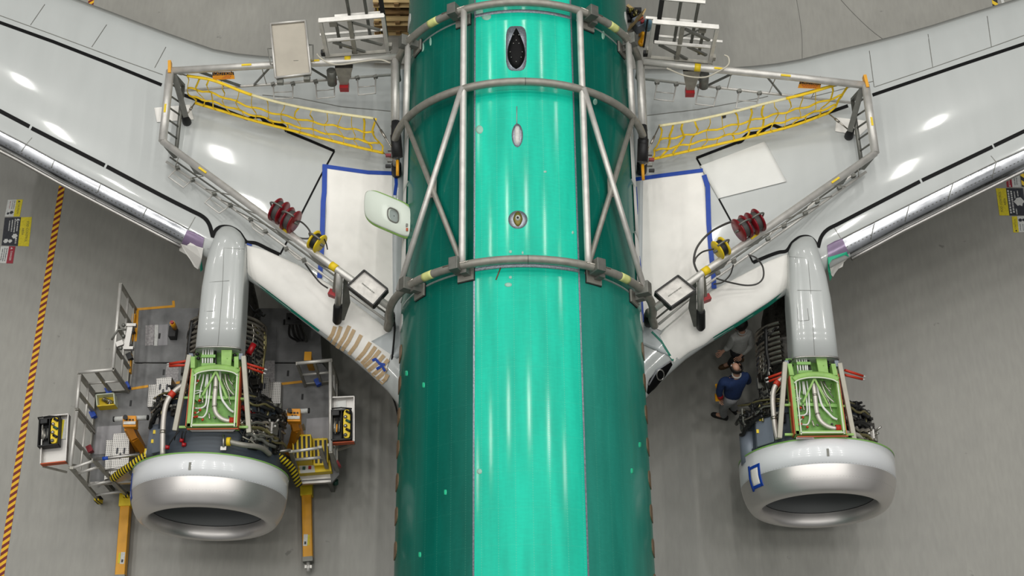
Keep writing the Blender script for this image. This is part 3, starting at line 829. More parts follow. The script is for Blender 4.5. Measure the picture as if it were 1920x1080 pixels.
# ---- engine pylons (fairings on top of the wing)
def make_pylon(sd, st, cx_lines):
    mb = MB(); rows = []
    for py, xl, xr, zt in st:
        a, b = G(xl, py, zt - .12), G(xr, py, zt - .12)
        c = (a + b) / 2; hw = (b.x - a.x) / 2
        row = []
        for k in range(-4, 21):
            if k < 0 or k > 16:
                q = 0 if k < 0 else PI
                dz = -.1 * ((-k) if k < 0 else (k - 16))
            else: q = PI * k / 16; dz = 0
            ex = math.copysign(abs(math.cos(q)) ** .75, -math.cos(q)); ez = abs(math.sin(q)) ** .75
            row.append(V((c.x + hw * ex, c.y, zt - .14 + .14 * ez + dz)))
        rows.append(row)
    mb.grid(rows, False)
    n = len(rows[0])
    mb.f.append(list(range(n))); mb.sm.append(False); mb.mi.append(0)
    mb.f.append([(len(rows) - 1) * n + k for k in range(n)]); mb.sm.append(False); mb.mi.append(0)
    p = mb.build('engine_pylon', 'wing', plane)
    def plate_line(pts, r=.0022):
        t = MB(); P = []
        for x, y in pts:
            zt = plin([(s[0], s[3]) for s in st], y); xl = plin([(s[0], s[1]) for s in st], y); xr = plin([(s[0], s[2]) for s in st], y)
            u = max(-1, min(1, (x - (xl + xr) / 2) / ((xr - xl) / 2)))
            P.append(G(x, y, zt - .14 + .14 * max(0, 1 - abs(u) ** 2.67) ** .375 + .001))
        t.tube(P, r, 5); t.build('panel_line', 'tubed', p)
    for ln in cx_lines: plate_line(densify(ln, 8))
    # bright metal lip at the lower end
    py, xl, xr, zt = st[-1]
    t = MB(); P = []
    a, b = G(xl, py, zt - .12), G(xr, py, zt - .12); c = (a + b) / 2; hw = (b.x - a.x) / 2
    for k in range(17):
        q = PI * k / 16
        P.append(V((c.x + (hw + .004) * math.copysign(abs(math.cos(q)) ** .75, -math.cos(q)), c.y + .01, zt - .136 + .14 * abs(math.sin(q)) ** .75)))
    t.tube(P, .016, 6); t.build('lip', 'alu_dull', p)
    return p
pyL = make_pylon(-1, [(428, 421, 432, 3.02), (431, 412, 444, 3.1), (438, 405, 452, 3.17), (450, 400, 459, 3.2), (470, 392, 461, 3.21), (500, 385, 459, 3.2), (540, 378, 457, 3.17), (600, 372, 454, 3.12), (657, 366, 450, 3.07)],
           [[(388, 467), (420, 465), (458, 467)], [(420, 465), (417, 540), (408, 655)], [(384, 530), (430, 526)], [(384, 560), (384, 584)], [(384, 584), (400, 583)], [(404, 560), (402, 583)]])
pyR = make_pylon(1, [(447, 1506, 1518, 3.02), (450, 1494, 1526, 3.1), (458, 1484, 1531, 3.17), (472, 1478, 1535, 3.2), (495, 1478, 1543, 3.21), (520, 1479, 1550, 3.2), (560, 1480, 1558, 3.17), (620, 1484, 1566, 3.12), (675, 1487, 1572, 3.07)],
           [[(1480, 481), (1510, 484), (1540, 485)], [(1515, 486), (1520, 545), (1528, 672)], [(1495, 544), (1540, 545)], [(1495, 576), (1497, 602)], [(1497, 602), (1517, 600)], [(1514, 578), (1517, 600)]])
# ------------------------------------------------------------------ engines
ENG = []
def make_engine(sd, cowl_x, cowl_y, bay_off, full_plate):
    """cowl_x, cowl_y: centre and front plane of the inlet; bay_off shifts the left-engine photo layout"""
    off = bay_off
    E = lambda x, y, z: G(x, y, z) + off
    ZC = 1.75
    ex = E(398, 760, 3.0).x                      # engine axis
    exb = ex
    ex = ex - .14 if sd < 0 else ex
    fx = (exb + cowl_x) / 2 if sd < 0 else ex + .06
    ya = E(398, 806, 3.0).y                      # lower end of the bay
    body = MB()
    yb = cowl_y + .70
    body.lathe([(yb, .90), (yb, 1.03), (yb + .05, 1.055), (yb + .1, 1.03), (ya + .04, 1.02), (ya + .06, 1.045), (ya + .10, 1.045), (ya + .12, 1.02), (ya + .62, 1.01), (ya + .64, 1.055), (ya + .69, 1.055), (ya + .7, 1.0), (ya + .86, .74)], (fx, 0, ZC), n=64)
    eng = body.build('engine', 'fan', plane)
    def sub(mb_, name, m_, label=None, bevel=0):
        o = mb_.build(name, m_, eng, bevel)
        if label: o['label'] = label
        return o
    # core
    t = MB()
    t.lathe([(ya + .72, .98), (ya + .8, .70), (ya + .95, .6), (ya + 1.25, .6), (ya + 1.3, .64), (ya + 1.36, .64), (ya + 1.4, .58), (ya + 1.9, .56), (ya + 1.95, .61), (ya + 2.0, .61), (ya + 2.05, .55), (ya + 2.5, .52), (ya + 2.75, .46), (ya + 3.2, .33), (ya + 3.2, .05)], (ex, 0, ZC), n=48)
    sub(t, 'engine_core', 'dark', 'dark turbine core crossed by pipes')
    # finned cooling rings on the core sides
    for k in range(9):
        a = ya + 1.55 + k * .085
        for s_ in (-1, 1):
            t = MB()
            t.lathe([(a, .57), (a, .655), (a + .03, .655), (a + .03, .57)], (ex, 0, ZC), n=14, a0=s_ * .55, a1=s_ * 1.75)
            sub(t, 'cooling_ring', 'steel')
    # inlet cowl: lip and outer barrel in bare metal, white aft band, liner
    cb = .40 if sd > 0 else .42
    ce = .80 if sd > 0 else .78
    O = (cowl_x, cowl_y, ZC)
    lipp = [(.22, .898), (.15, .900), (.09, .908), (.05, .921), (.028, .936), (.012, .952), (0, .985), (.004, 1.02), (.02, 1.056), (.05, 1.092), (.10, 1.128), (.17, 1.164), (.25, 1.192), (.33, 1.212), (cb, 1.224)]
    pl = [(p.x, p.y) for p in smooth([(a, b, 0) for a, b in lipp], 4)]
    t = MB(); t.lathe(pl, O, n=96); sub(t, 'inlet_lip', 'nac', 'bare satin aluminium inlet lip')
    t = MB(); t.lathe([(cb, 1.18), (cb + .001, 1.225), (.6, 1.236), (ce, 1.238), (ce, 1.12)], O, n=96); sub(t, 'cowl_band', 'white', 'glossy white band behind the bare metal lip')
    t = MB(); t.lathe([(ce - .004, 1.241), (ce + .018, 1.243), (ce + .02, 1.16)], O, n=96); sub(t, 'cowl_rim', 'lime')
    t = MB(); t.lathe([(.22, .898), (.45, .885), (.86, .888)], O, n=72); sub(t, 'inlet_liner', 'nac_in')
    t = MB(); t.lathe([(.214, .897), (.22, .892), (.226, .897)], O, n=72); sub(t, 'liner_seam', 'black')
    for a_, r_ in ((.205, 1.1795), (cb + .004, 1.2265)):
        t = MB()
        for k in range(-32, 33):
            q = k * .043
            t.ball((O[0] + r_ * math.sin(q), O[1] + a_ + .012, O[2] + r_ * math.cos(q)), .0042, 5, 3)
        sub(t, 'rivet_row', 'tubed')
    # fan and spinner
    t = MB(); t.lathe([(.36, .02), (.42, .1), (.55, .2), (.72, .28)], O, n=32); sub(t, 'spinner', 'dark2')
    for k in range(18):
        q0 = 2 * PI * k / 18
        t = MB(); rows = []
        for j in range(6):
            r = lerp(.25, .875, j / 5); tw = lerp(.15, .5, j / 5)
            rows.append([V((O[0] + r * math.sin(q0 + s_ * .13), O[1] + .76 + s_ * tw * .14, O[2] + r * math.cos(q0 + s_ * .13))) for s_ in (-1, 0, 1)])
        t.grid(rows); sub(t, 'fan_blade', 'dark')
    # small slot on top of the band
    q = -.055
    t = MB(); t.box((O[0] + 1.238 * math.sin(q), O[1] + .57, O[2] + 1.238 * math.cos(q)), (.035, .12, .012)); sub(t, 'slot', 'tubed')
    # fastener panel on the white band
    # ------------- equipment bay above the fan case
    zt, zf = 3.02, 2.835
    bay = MB()
    fl = [(352, 804), (445, 804), (452, 692), (449, 659), (367, 659), (362, 692)]
    F = [E(x, y, zf) for x, y in fl]
    bay.prism(F, V((0, 0, -.07)))
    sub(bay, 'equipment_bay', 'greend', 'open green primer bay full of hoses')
    # side walls
    for pts, nm in (([(355.5, 804), (365, 694)], 'bay_wall'), ([(443, 804), (449, 694)], 'bay_wall'), ([(353, 801), (445, 800)], 'bay_wall')):
        a, b = [E(x, y, zt - .10) for x, y in pts]
        t = MB(); t.bar(a, b, .055, .20); sub(t, nm, 'green')
    for pts in ([(359, 801), (368, 696)], [(439.5, 800), (445.5, 696)], [(358, 797.5), (441, 797)]):
        a, b = [E(x, y, zt + .006) for x, y in pts]
        t = MB(); t.bar(a, b, .018, .03); sub(t, 'edge_seal', 'seal')
    for pts in ([(350.5, 803), (361.5, 692)], [(447, 803), (452.5, 692)]):
        a, b = [E(x, y, zt - .1) for x, y in pts]
        t = MB(); t.bar(a, b, .012, .2); sub(t, 'fire_seal', 'rust')
    a, b = E(351, 805, zt - .01), E(447, 804, zt - .01)
    t = MB(); t.bar(a, b, .012, .04); sub(t, 'fire_seal', 'rust')
    # curved cross arch at the upper end of the bay
    arch = smooth([E(x, y, zt + .01) for x, y in ((364, 699), (374, 693), (390, 689.5), (405, 688.5), (422, 689.5), (438, 693), (447, 699))], 4)
    t = MB(); t.tube(arch, .05, 8, flat=(.5, 1)); sub(t, 'cross_arch', 'green')
    t = MB(); t.tube([p + V((0, -.055, .012)) for p in arch], .012, 6); sub(t, 'edge_seal', 'seal')
    for x0, x1 in ((362, 370), (443, 451)):
        t = MB(); q = [E(x0, 698, zt - .16), E(x1, 698, zt - .16), E(x1, 677, zt - .16), E(x0, 677, zt - .16)]
        t.box8(q, [p + V((0, 0, .19)) for p in q]); sub(t, 'corner_post', 'green')
    for x0, x1 in ((357, 364), (450, 457)):
        t = MB(); q = [E(x0, 678, zt - .1), E(x1, 678, zt - .1), E(x1, 667, zt - .1), E(x0, 667, zt - .1)]
        t.box8(q, [p + V((0, 0, .1)) for p in q]); sub(t, 'latch_block', 'greybox')
    # upper section: five white tubes, a thick one, green cover plate
    for x in (381, 386, 391, 395.5, 399):
        t = MB(); t.tube([E(x, 656, zt - .06), E(x - .8, 672, zt - .06), E(x - 1.2, 688, zt - .08)], .013, 7); sub(t, 'hose', 'hose')
    for y in (668, 684):
        t = MB(); t.bar(E(378, y, zt - .035), E(404, y, zt - .035), .045, .03); sub(t, 'clamp_strip', 'lime')
    t = MB(); q = [E(416, 688, zt - .06), E(434, 688, zt - .06), E(436, 658, zt - .06), E(416, 658, zt - .06)]
    t.box8(q, [p + V((0, 0, .05)) for p in q]); t.ball(E(426, 672, zt - .01), .012, 8, 5); sub(t, 'cover_plate', 'green', None, .006)
    t = MB(); t.tube([E(404, 658, zt - .1), E(404, 690, zt - .1)], .02, 8); sub(t, 'drain_tube', 'dark2')
    for x, y in ((370, 664), (372, 672), (440, 666), (443, 672), (438, 676)):
        t = MB(); t.ball(E(x, y, zt - .12), (.035, .03, .03), 8, 5); sub(t, 'fitting', 'dark2')
    # V brace
    for p in ((380, 741), (426, 747)):
        t = MB(); t.bar(E(405, 696, zt - .02), E(p[0], p[1], zf + .08), .03, .02); sub(t, 'brace_strut', 'green')
    t = MB(); t.bar(E(355, 744, zf + .03), E(446, 748, zf + .03), .05, .05); sub(t, 'cross_beam', 'lime')
    t = MB(); t.bar(E(361, 742, zf + .1), E(374, 752, zf + .03), .05, .03); sub(t, 'brace_strut', 'lime')
    # big bleed duct with red coupling
    duct = smooth([E(*p, zf + .09) for p in ((405, 704), (404.5, 722), (403, 740), (402, 754), (402.5, 766), (406, 776), (414, 784), (424, 788.5), (433, 789.5))], 5)
    t = MB(); t.tube(duct, .035, 14); sub(t, 'bleed_duct', 'duct', 'large curved steel duct')
    for i in (6, 18):
        t = MB(); t.tube([duct[i], duct[i + 1]], .041, 14); sub(t, 'duct_collar', 'steel')
    t = MB()
    c0, c1 = E(431, 789.5, zf + .09), E(441, 789.5, zf + .09)
    for k in range(4): t.tube([c0.lerp(c1, k / 4), c0.lerp(c1, k / 4 + .18)], .06, 14)
    t.tube([c0, c1], .052, 14); sub(t, 'bellows', 'redor', 'orange red ribbed coupling')
    H = [([(412.5, 697), (413, 725), (416, 747), (424, 760), (432, 769), (439, 773)], .019, 'hose'),
         ([(396, 701), (394, 727), (392, 746), (389, 764), (387, 774), (381, 782), (372, 782), (360, 781)], .013, 'hose'),
         ([(390, 702), (388, 735), (386, 757), (380, 764), (372, 765.5), (360, 765)], .013, 'hose'),
         ([(382, 702), (380, 715), (377, 727), (376, 736)], .012, 'hose'), ([(388, 702), (385, 726)], .011, 'hose'),
         ([(376, 702), (371, 715), (366, 721)], .011, 'hose'), ([(417, 701), (419, 715), (429, 737), (430, 750), (433, 760)], .009, 'steel'),
         ([(422, 701), (424, 715), (429, 729), (439, 741)], .011, 'duct'), ([(426, 702), (430, 713), (438, 722)], .009, 'steel'), ([(428, 701), (433, 720), (440, 732)], .008, 'tubed'),
         ([(361, 735), (368, 733), (375, 733), (374, 746)], .010, 'hose'), ([(362, 740), (370, 737), (380, 733)], .009, 'hose'), ([(360, 775), (370, 774), (376, 768)], .009, 'hose'), ([(392, 774), (393, 786)], .014, 'steel'), ([(380, 744), (380, 756)], .014, 'steel'),
         ([(441, 707), (436, 717)], .007, 'steel')]
    for pts, r, m_ in H:
        t = MB(); t.tube(smooth([E(x, y, zf + .05 + .012 * (i % 2)) for i, (x, y) in enumerate(pts)], 4), r, 8); sub(t, 'hose', m_)
    for x, y in ((371, 714), (366, 721), (374, 751), (375, 769), (366, 774), (369, 781), (380, 787), (363, 765), (362, 738), (365, 782), (363, 757)):
        t = MB(); t.tube([E(x - 1.5, y + 1.5, zf + .06), E(x + 1.5, y - 1.5, zf + .07)], .019, 8); sub(t, 'connector', 'redor')
    RB = random.Random(9)
    for k in range(16):
        x, y = RB.uniform(366, 438), RB.uniform(705, 792)
        t = MB(); t.box(E(x, y, zf + .012), (RB.uniform(.02, .06), RB.uniform(.02, .05), .03), None, RB.uniform(0, 1.5)); sub(t, 'bay_bracket', ['green', 'tubed', 'lime', 'dark2'][k % 4])
    # side hinge beams
    for p, q in (((356, 666), (328, 808)), ((457, 668), (467, 812))):
        t = MB(); t.bar(E(*p, 3.0), E(*q, 2.82), .075, .09); sub(t, 'hinge_beam', 'beam', 'long khaki grey beam beside the bay', .01)
    for y, x0, x1 in ((746, 339, 357), (801, 336, 352), (748, 446, 462), (801, 446, 465)):
        t = MB(); t.bar(E(x0, y, zt - .14), E(x1, y, zt - .14), .035, .035); sub(t, 'bracket', 'green')
    # red tipped rods
    rods = (((318, 682), (350, 677)), ((318, 686.5), (350, 684.5)), ((462, 682), (495, 692)), ((462, 688), (493, 699))) if sd < 0 else (((1441, 708), (1477, 695)), ((1442, 715), (1476, 703)), ((1584, 694), (1618, 705)), ((1584, 703), (1617, 711)))
    for i, (p, q) in enumerate(rods):
        a, b = G(*p, 2.6 if i < 2 else 2.75), G(*q, 2.75 if i < 2 else 2.6)
        if i > 1: a, b = b, a
        t = MB(); t.tube([a, b], .022, 8); sub(t, 'red_rod', 'redor')
        t = MB(); d = (b - a).normalized(); t.tube([a - d * .05, a + d * .01], .014, 8); sub(t, 'rod_tip', 'wlabel')
    # ------------- plumbing on fan case and core
    def surf(a, q, r): return V((lerp(fx, ex, min(1, max(0, (a - ya) / .8))) + r * math.sin(q), a, ZC + r * math.cos(q)))
    R_ = random.Random(5)
    PN = {'steel': 'steel_pipe', 'brass': 'fuel_line', 'dark2': 'wire_harness', 'tubed': 'oil_line', 'black': 'rubber_hose'}
    mats = ['steel', 'brass', 'dark2', 'steel', 'dark2', 'tubed', 'dark2', 'black']
    # circumferential runs on the core
    for k in range(26):
        s_ = R_.choice((-1, 1)); a = ya + R_.uniform(.85, 2.5); r = R_.uniform(.60, .65)
        q0, q1 = s_ * R_.uniform(.5, .9), s_ * R_.uniform(1.2, 1.9)
        da = R_.uniform(-.25, .25)
        P = [surf(a + da * i / 8 + .04 * math.sin(i * 1.7), lerp(q0, q1, i / 8), r) for i in range(9)]
        t = MB(); t.tube(smooth(P, 2), R_.choice((.012, .016, .022, .028)), 7); sub(t, PN[mats[k % 8]], mats[k % 8])
    # fore-aft runs on the core
    for k in range(14):
        s_ = R_.choice((-1, 1)); q = s_ * R_.uniform(.75, 1.6); a = ya + R_.uniform(.8, 1.4); n_ = R_.uniform(.5, 1.2); r = R_.uniform(.61, .66)
        P = [surf(a + n_ * i / 5, q + R_.uniform(-.07, .07), r) for i in range(6)]
        t = MB(); t.tube(smooth(P, 4), R_.choice((.014, .02, .034)), 8); sub(t, PN[mats[(k * 3) % 8]], mats[(k * 3) % 8])
    # fan case runs, denser on the right-hand side
    for k in range(44):
        s_ = 1 if k % 3 else -1
        q0 = s_ * R_.uniform(.38, .8); q1 = s_ * R_.uniform(.9, 1.5); a = ya + R_.uniform(-.05 if s_ > 0 else .42, .85); r = R_.uniform(1.05, 1.13)
        da = R_.uniform(-.2, .2)
        P = [surf(a + da * i / 6 + R_.uniform(-.03, .03), lerp(q0, q1, i / 6), r - max(0, a - ya - .65) * .8) for i in range(7)]
        t = MB(); t.tube(smooth(P, 3), R_.choice((.012, .016, .022, .03)), 7); sub(t, PN[mats[(k * 5 + 2) % 8]], mats[(k * 5 + 2) % 8])
    for k in range(20):
        s_ = 1 if k % 3 else -1
        q = s_ * R_.uniform(.5, 1.35); a = ya + R_.uniform(-.1 if s_ > 0 else .4, .2 if s_ > 0 else .5); n_ = R_.uniform(.3, .6) if s_ > 0 else .3
        P = [surf(a + n_ * i / 4, q + R_.uniform(-.06, .06), 1.08) for i in range(5)]
        t = MB(); t.tube(smooth(P, 3), R_.choice((.014, .02, .026)), 7); sub(t, PN[mats[(k * 3 + 1) % 8]], mats[(k * 3 + 1) % 8])
    # boxes and valves
    for k in range(34):
        s_ = 1 if k % 4 != 1 else -1
        q = s_ * R_.uniform(.5, 1.45); a = ya + R_.uniform(-.1 if s_ > 0 else .4, .75); r = 1.04
        p = surf(a, q, r)
        sz = (R_.uniform(.06, .16), R_.uniform(.06, .16), R_.uniform(.06, .12))
        t = MB(); t.box(p, sz, Matrix.Rotation(-0.0, 3, 'X') @ Matrix.Rotation(q, 3, 'Y')); t.tube([p, surf(a, q, r + .1)], sz[0] * .22, 8)
        sub(t, 'accessory_box', ['dark2', 'dark', 'tubed', 'dark', 'dark2'][k % 5], None, .008)
    for k in range(16):
        s_ = R_.choice((-1, 1)); q = s_ * R_.uniform(.7, 1.5); a = ya + R_.uniform(.8, 1.5)
        p = surf(a, q, .64)
        t = MB(); t.box(p, (R_.uniform(.06, .14), R_.uniform(.08, .16), .12), Matrix.Rotation(q, 3, 'Y')); sub(t, 'accessory_box', ['dark2', 'dark', 'tubed'][k % 3], None, .008)
    # pale gearbox block on the right-hand side with fittings
    c = surf(ya + .25, 1.02, 1.1)
    t = MB(); t.box(c, (.16, .2, .16), Matrix.Rotation(1.0, 3, 'Y')); sub(t, 'valve_block', 'alu_dull', None, .02)
    for k in range(6):
        t = MB(); t.tube([c + V((.02 * k - .05, .06 * ((k % 3) - 1), .06)), c + V((.05 * k - .12, .11 * ((k % 3) - 1), .15))], .018, 7); sub(t, 'fitting', 'alu_dull')
    # silver duct down the left side with red sleeve
    if sd < 0: dp = [G(*p) for p in ((352, 719, 2.74), (340, 724, 2.74), (326, 735, 2.73), (315, 750, 2.72), (309, 768, 2.70), (306, 795, 2.68), (305, 825, 2.66), (305, 854, 2.62))]
    else: dp = [G(*p) for p in ((1484, 700, 2.76), (1473, 706, 2.76), (1460, 716, 2.75), (1452, 728, 2.74), (1449, 745, 2.72), (1450, 770, 2.70), (1453, 798, 2.68), (1458, 824, 2.64))]
    P = smooth(dp, 5)
    t = MB(); t.tube(P, .042, 12); sub(t, 'anti_ice_duct', 'duct', 'cream steel duct along the left of the fan case')
    t = MB(); t.tube(P[10:14], .056, 12); sub(t, 'duct_sleeve', 'redor')
    t = MB(); t.tube([P[27], P[28]], .052, 12); sub(t, 'duct_collar', 'steel')
    # dark cable loom arcs
    for s_, dr in ((-1, 0), (-1, .05), (1, 0), (1, .06)):
        P = [surf(ya + .72 - dr, s_ * lerp(.35, 1.6, i / 10), 1.02 + dr) for i in range(11)]
        t = MB(); t.tube(smooth(P, 2), .03, 8); sub(t, 'cable_loom', 'dark2' if dr else 'brass')
    # red sleeves at the right of the core
    sl = [((456, 672), (452, 654), .05), ((466, 664), (476, 645), .05)] if sd < 0 else [((450, 652), (457, 618), .07)]
    for p, q, r in sl:
        t = MB(); t.tube([E(*p, 2.3), E(*q, 2.3)], r, 12); sub(t, 'red_sleeve', 'red' if sd < 0 else 'redor')
    P = smooth([E(x, y, z) for x, y, z in ((452, 762, 2.7), (463, 770, 2.65), (478, 778, 2.55), (488, 783, 2.5))], 4)
    t = MB(); t.tube(P, .035, 10); sub(t, 'red_hose', 'redor' if sd > 0 else 'red')
    # lower bleed pipe at the right
    if sd < 0:
        pts = ((430, 828, 2.88), (445, 832, 2.86), (462, 835, 2.8), (480, 837, 2.68), (494, 842, 2.5), (506, 852, 2.3))
    else:
        pts = ((446, 795, 2.84), (462, 799, 2.78), (484, 803, 2.66), (502, 813, 2.45), (512, 828, 2.25), (517, 845, 2.1))
    P = smooth([E(*p) for p in pts], 5)
    t = MB(); t.tube(P, .042, 12); sub(t, 'bleed_pipe', 'tube2' if sd < 0 else 'duct')
    if sd < 0:
        t = MB(); t.tube([P[0] - V((.04, 0, 0)), P[0] + V((.02, 0, 0))], .068, 14); sub(t, 'cap', 'yellow', 'round yellow cap on the bleed pipe')
        t = MB(); t.tube([E(419, 815, 2.86), E(419, 838, 2.85)], .018, 8); t.box(E(419, 841, 2.83), (.09, .06, .03)); sub(t, 'drain_fitting', 'alu_dull')
        t = MB(); q = [E(360, 810, 2.96), E(437, 810, 2.96), E(446, 803.5, 2.99), E(352, 804.5, 2.99)]
        t.box8(q, [p + V((0, 0, .02)) for p in q]); sub(t, 'end_plate', 'alu_dull', 'pale metal plate closing the bay')
        for i, (a_, b_) in enumerate((((336, 808), (314, 839)), ((343, 808), (341, 826)), ((349, 808), (345, 834)), ((333, 808), (327, 825)))):
            t = MB(); p, q = E(*a_, 2.85), E(*b_, 2.72); t.tube(smooth([p, (p + q) / 2 + V((0, 0, .03)), q], 4), .01, 6); sub(t, 'pull_cord', 'black')
            if i < 3:
                t = MB(); t.tube([q + V((-.03, 0, .02)), q + V((.03, 0, .0))], .034, 8); sub(t, 'pull_knob', 'red', 'red pull knob')
    else:
        t = MB(); a, b = E(352, 808, 2.95), E(446, 808, 2.95); t.bar(a, b, .03, .03); sub(t, 'end_plate', 'alu_dull')
    # grey control box on the left of the fan case
    if sd > 0: q = [G(1420, 838, 2.36), G(1452, 828, 2.58), G(1446, 774, 2.58), G(1416, 782, 2.36)]
    else: q = [G(284, 850, 2.26), G(303, 846, 2.44), G(300, 803, 2.44), G(286, 806, 2.26)]
    t = MB(); t.box8([p - V((0, 0, .12)) for p in q], q); cbx = sub(t, 'control_box', 'greybox', 'flat grey metal control box', .012)
    for u, v_ in ((.32, .88), (.1, .5)):
        p = q[0].lerp(q[1], u).lerp(q[3].lerp(q[2], u), v_)
        t = MB(); t.box(p + V((0, 0, .008)), (.05, .06, .012)); t.build('yellow_sticker', 'yellow', eng)
    # dark drum / tank under the control box side
    t = MB(); t.lathe([(0, .02), (0, .17), (.5, .17), (.5, .02)], surf(ya - .1, -1.35, .98), n=20); sub(t, 'oil_tank', 'greybox')
    return eng
D_BAY = G(1541, 820, 3.0) - G(398, 806, 3.0)
cowlL = (G(393.5, 925, 1.75).x, 6.15); cowlR = (G(1532.5, 900, 1.75).x, 6.37)
eng_left = make_engine(-1, cowlL[0], cowlL[1], V((0, 0, 0)), True)
eng_right = make_engine(1, cowlR[0], cowlR[1], D_BAY, False)
# taped paper notes on the inlet cowls
def cowl_note(cx, cy, q0, q1, a0, a1, label):
    def sf(a, q, l=0):
        r = 1.2265 + .011 * max(0, min(1, (a - .4) / .4)) if a > .4 else plin([(.05, 1.092), (.17, 1.164), (.25, 1.192), (.33, 1.212), (.4, 1.2265)], a)
        return V((cx + (r + l) * math.sin(q), cy + a, 1.75 + (r + l) * math.cos(q)))
    t = thing('taped_note', label, 'note', sf((a0 + a1) / 2, (q0 + q1) / 2), 'paper notes taped to the engine inlets')
    def pt(a0, a1, q0, q1, l, nm, m_):
        k = MB(); rows = [[sf(lerp(a0, a1, i / 6), lerp(q0, q1, j / 4), l) for j in range(5)] for i in range(7)]
        k.grid(rows, False); o = k.build(nm, m_, t)
        s = o.modifiers.new('thick', 'SOLIDIFY'); s.thickness = .003
    pt(a0, a1, q0, q1, .004, 'paper', 'paper')
    wa, wq = .04, .035
    pt(a0 - wa, a0 + wa * .2, q0 - wq, q1 + wq, .008, 'blue_tape', 'blue'); pt(a1 - wa * .2, a1 + wa, q0 - wq, q1 + wq, .008, 'blue_tape', 'blue')
    pt(a0 - wa * 1.6, a1 + wa * 1.6, q0 - wq, q0 + wq * .2, .010, 'blue_tape', 'blue'); pt(a0 - wa, a1 + wa, q1 - wq * .2, q1 + wq, .010, 'blue_tape', 'blue')
cowl_note(cowlL[0], cowlL[1], -1.36, -1.20, .33, .66, 'white note framed in blue tape on the side of the left engine inlet')
cowl_note(cowlR[0], cowlR[1], -1.20, -1.02, .26, .54, 'white note framed in blue tape on the side of the right engine inlet')
# ------------------------------------------------------------------ tubular fall protection cage over the fuselage crown
RC = 2.06
cage = thing('fall_protection_cage', 'grey welded tube cage of three hoops standing over the green fuselage crown', 'safety cage', fus(11.5, 0, RF))
aH = [CY(980, 4, RC)[0], CY(980, 153, RC)[0], CY(980, 486, RC)[0]]
def arc(a, p0, p1, n=40, r=RC): return [fus(a, lerp(p0, p1, i / n), r) for i in range(n + 1)]
def cpart(mb_, nm, m_, label=None, par=None, bevel=0):
    o = mb_.build(nm, m_, par or cage, bevel)
    if label: o['label'] = label
    return o
hoops = []
for i, (a, p0, p1) in enumerate(((aH[0], -1.62, 1.62), (aH[1], -1.66, 1.66), (aH[2], -1.62, 1.62))):
    t = MB(); P = arc(a, p0, p1)
    if i == 2:
        for sd, e in ((-1, 0), (1, 1)):
            x = (731, 1217)[e]
            end = G(x, 600, 3.02)
            p = P[0] if e == 0 else P[-1]
            b = smooth([p, p + V((sd * .06, -.05, -.2)), end + V((-sd * .02, .02, .3)), end], 4)[1:]
            P = (b[::-1] + P) if e == 0 else (P + b)
    if i == 1:
        for sd, e in ((-1, 0), (1, 1)):
            p = P[0] if e == 0 else P[-1]
            end = p + V((sd * .02, -.05, -.35))
            P = ([end] + P) if e == 0 else (P + [end])
    t.tube(P, .062, 14)
    hoops.append(cpart(t, 'hoop', 'tube2'))
    if i:
        for e in (0, -1):
            d = (P[e] - P[1 if e == 0 else -2]).normalized()
            t = MB(); t.tube([P[e] - d * .16, P[e] + d * .10, P[e] + d * .14], [.085, .085, .06], 12); cpart(t, 'rubber_foot', 'black', 'black rubber foot', hoops[-1])
# yellow-green tape bands and weld marks
for x, y, i in ((803, 514, 2), (1170, 522, 2), (813, 31, 0), (1149, 41, 0)):
    ph = CY(x, y, RC)[1]
    t = MB(); t.tube(arc(aH[i], ph - .045, ph + .045, 4), .0645, 14); cpart(t, 'tape_band', 'pgreen', 'yellow green tape band', hoops[i])
for i in (1, 2):
    ph = CY(985, 153, RC)[1]
    t = MB(); t.tube(arc(aH[i], ph - .003, ph + .003, 2), .0632, 14); cpart(t, 'weld_line', 'tubed', None, hoops[i])
# lengthwise rails
pRl, pRr = CY(868, 330, RC)[1], CY(1097, 330, RC)[1]
for ph in (pRl, pRr):
    t = MB(); t.tube([fus(lerp(aH[0], aH[2], k / 12), ph, RC + .005) for k in range(13)], .052, 12); cpart(t, 'rail', 'tube')
pS = rad(61)
for sd in (-1, 1):
    t = MB(); t.tube([fus(aH[0], sd * pS, RC), fus(aH[1], sd * pS, RC)], .052, 12); cpart(t, 'side_rail', 'tube')
# crossed braces
for sd, pr in ((-1, pRl), (1, pRr)):
    t = MB(); A, B = fus(aH[1], sd * pS, RC + .02), fus(aH[2], pr, RC + .0); t.tube([A, B], .042, 10); cpart(t, 'diagonal_brace', 'tube2')
    t = MB(); C_, D_ = fus(aH[1], pr, RC + .05), fus(aH[2], sd * pS, RC + .05); t.tube([C_, D_], .046, 10); cpart(t, 'diagonal_brace', 'tube')
    t = MB(); c = (A + B) / 2; t.box(c + V((0, 0, .0)), (.16, .3, .02), Matrix.Rotation(sd * rad(40), 3, 'Y')); cpart(t, 'gusset', 'tube2')
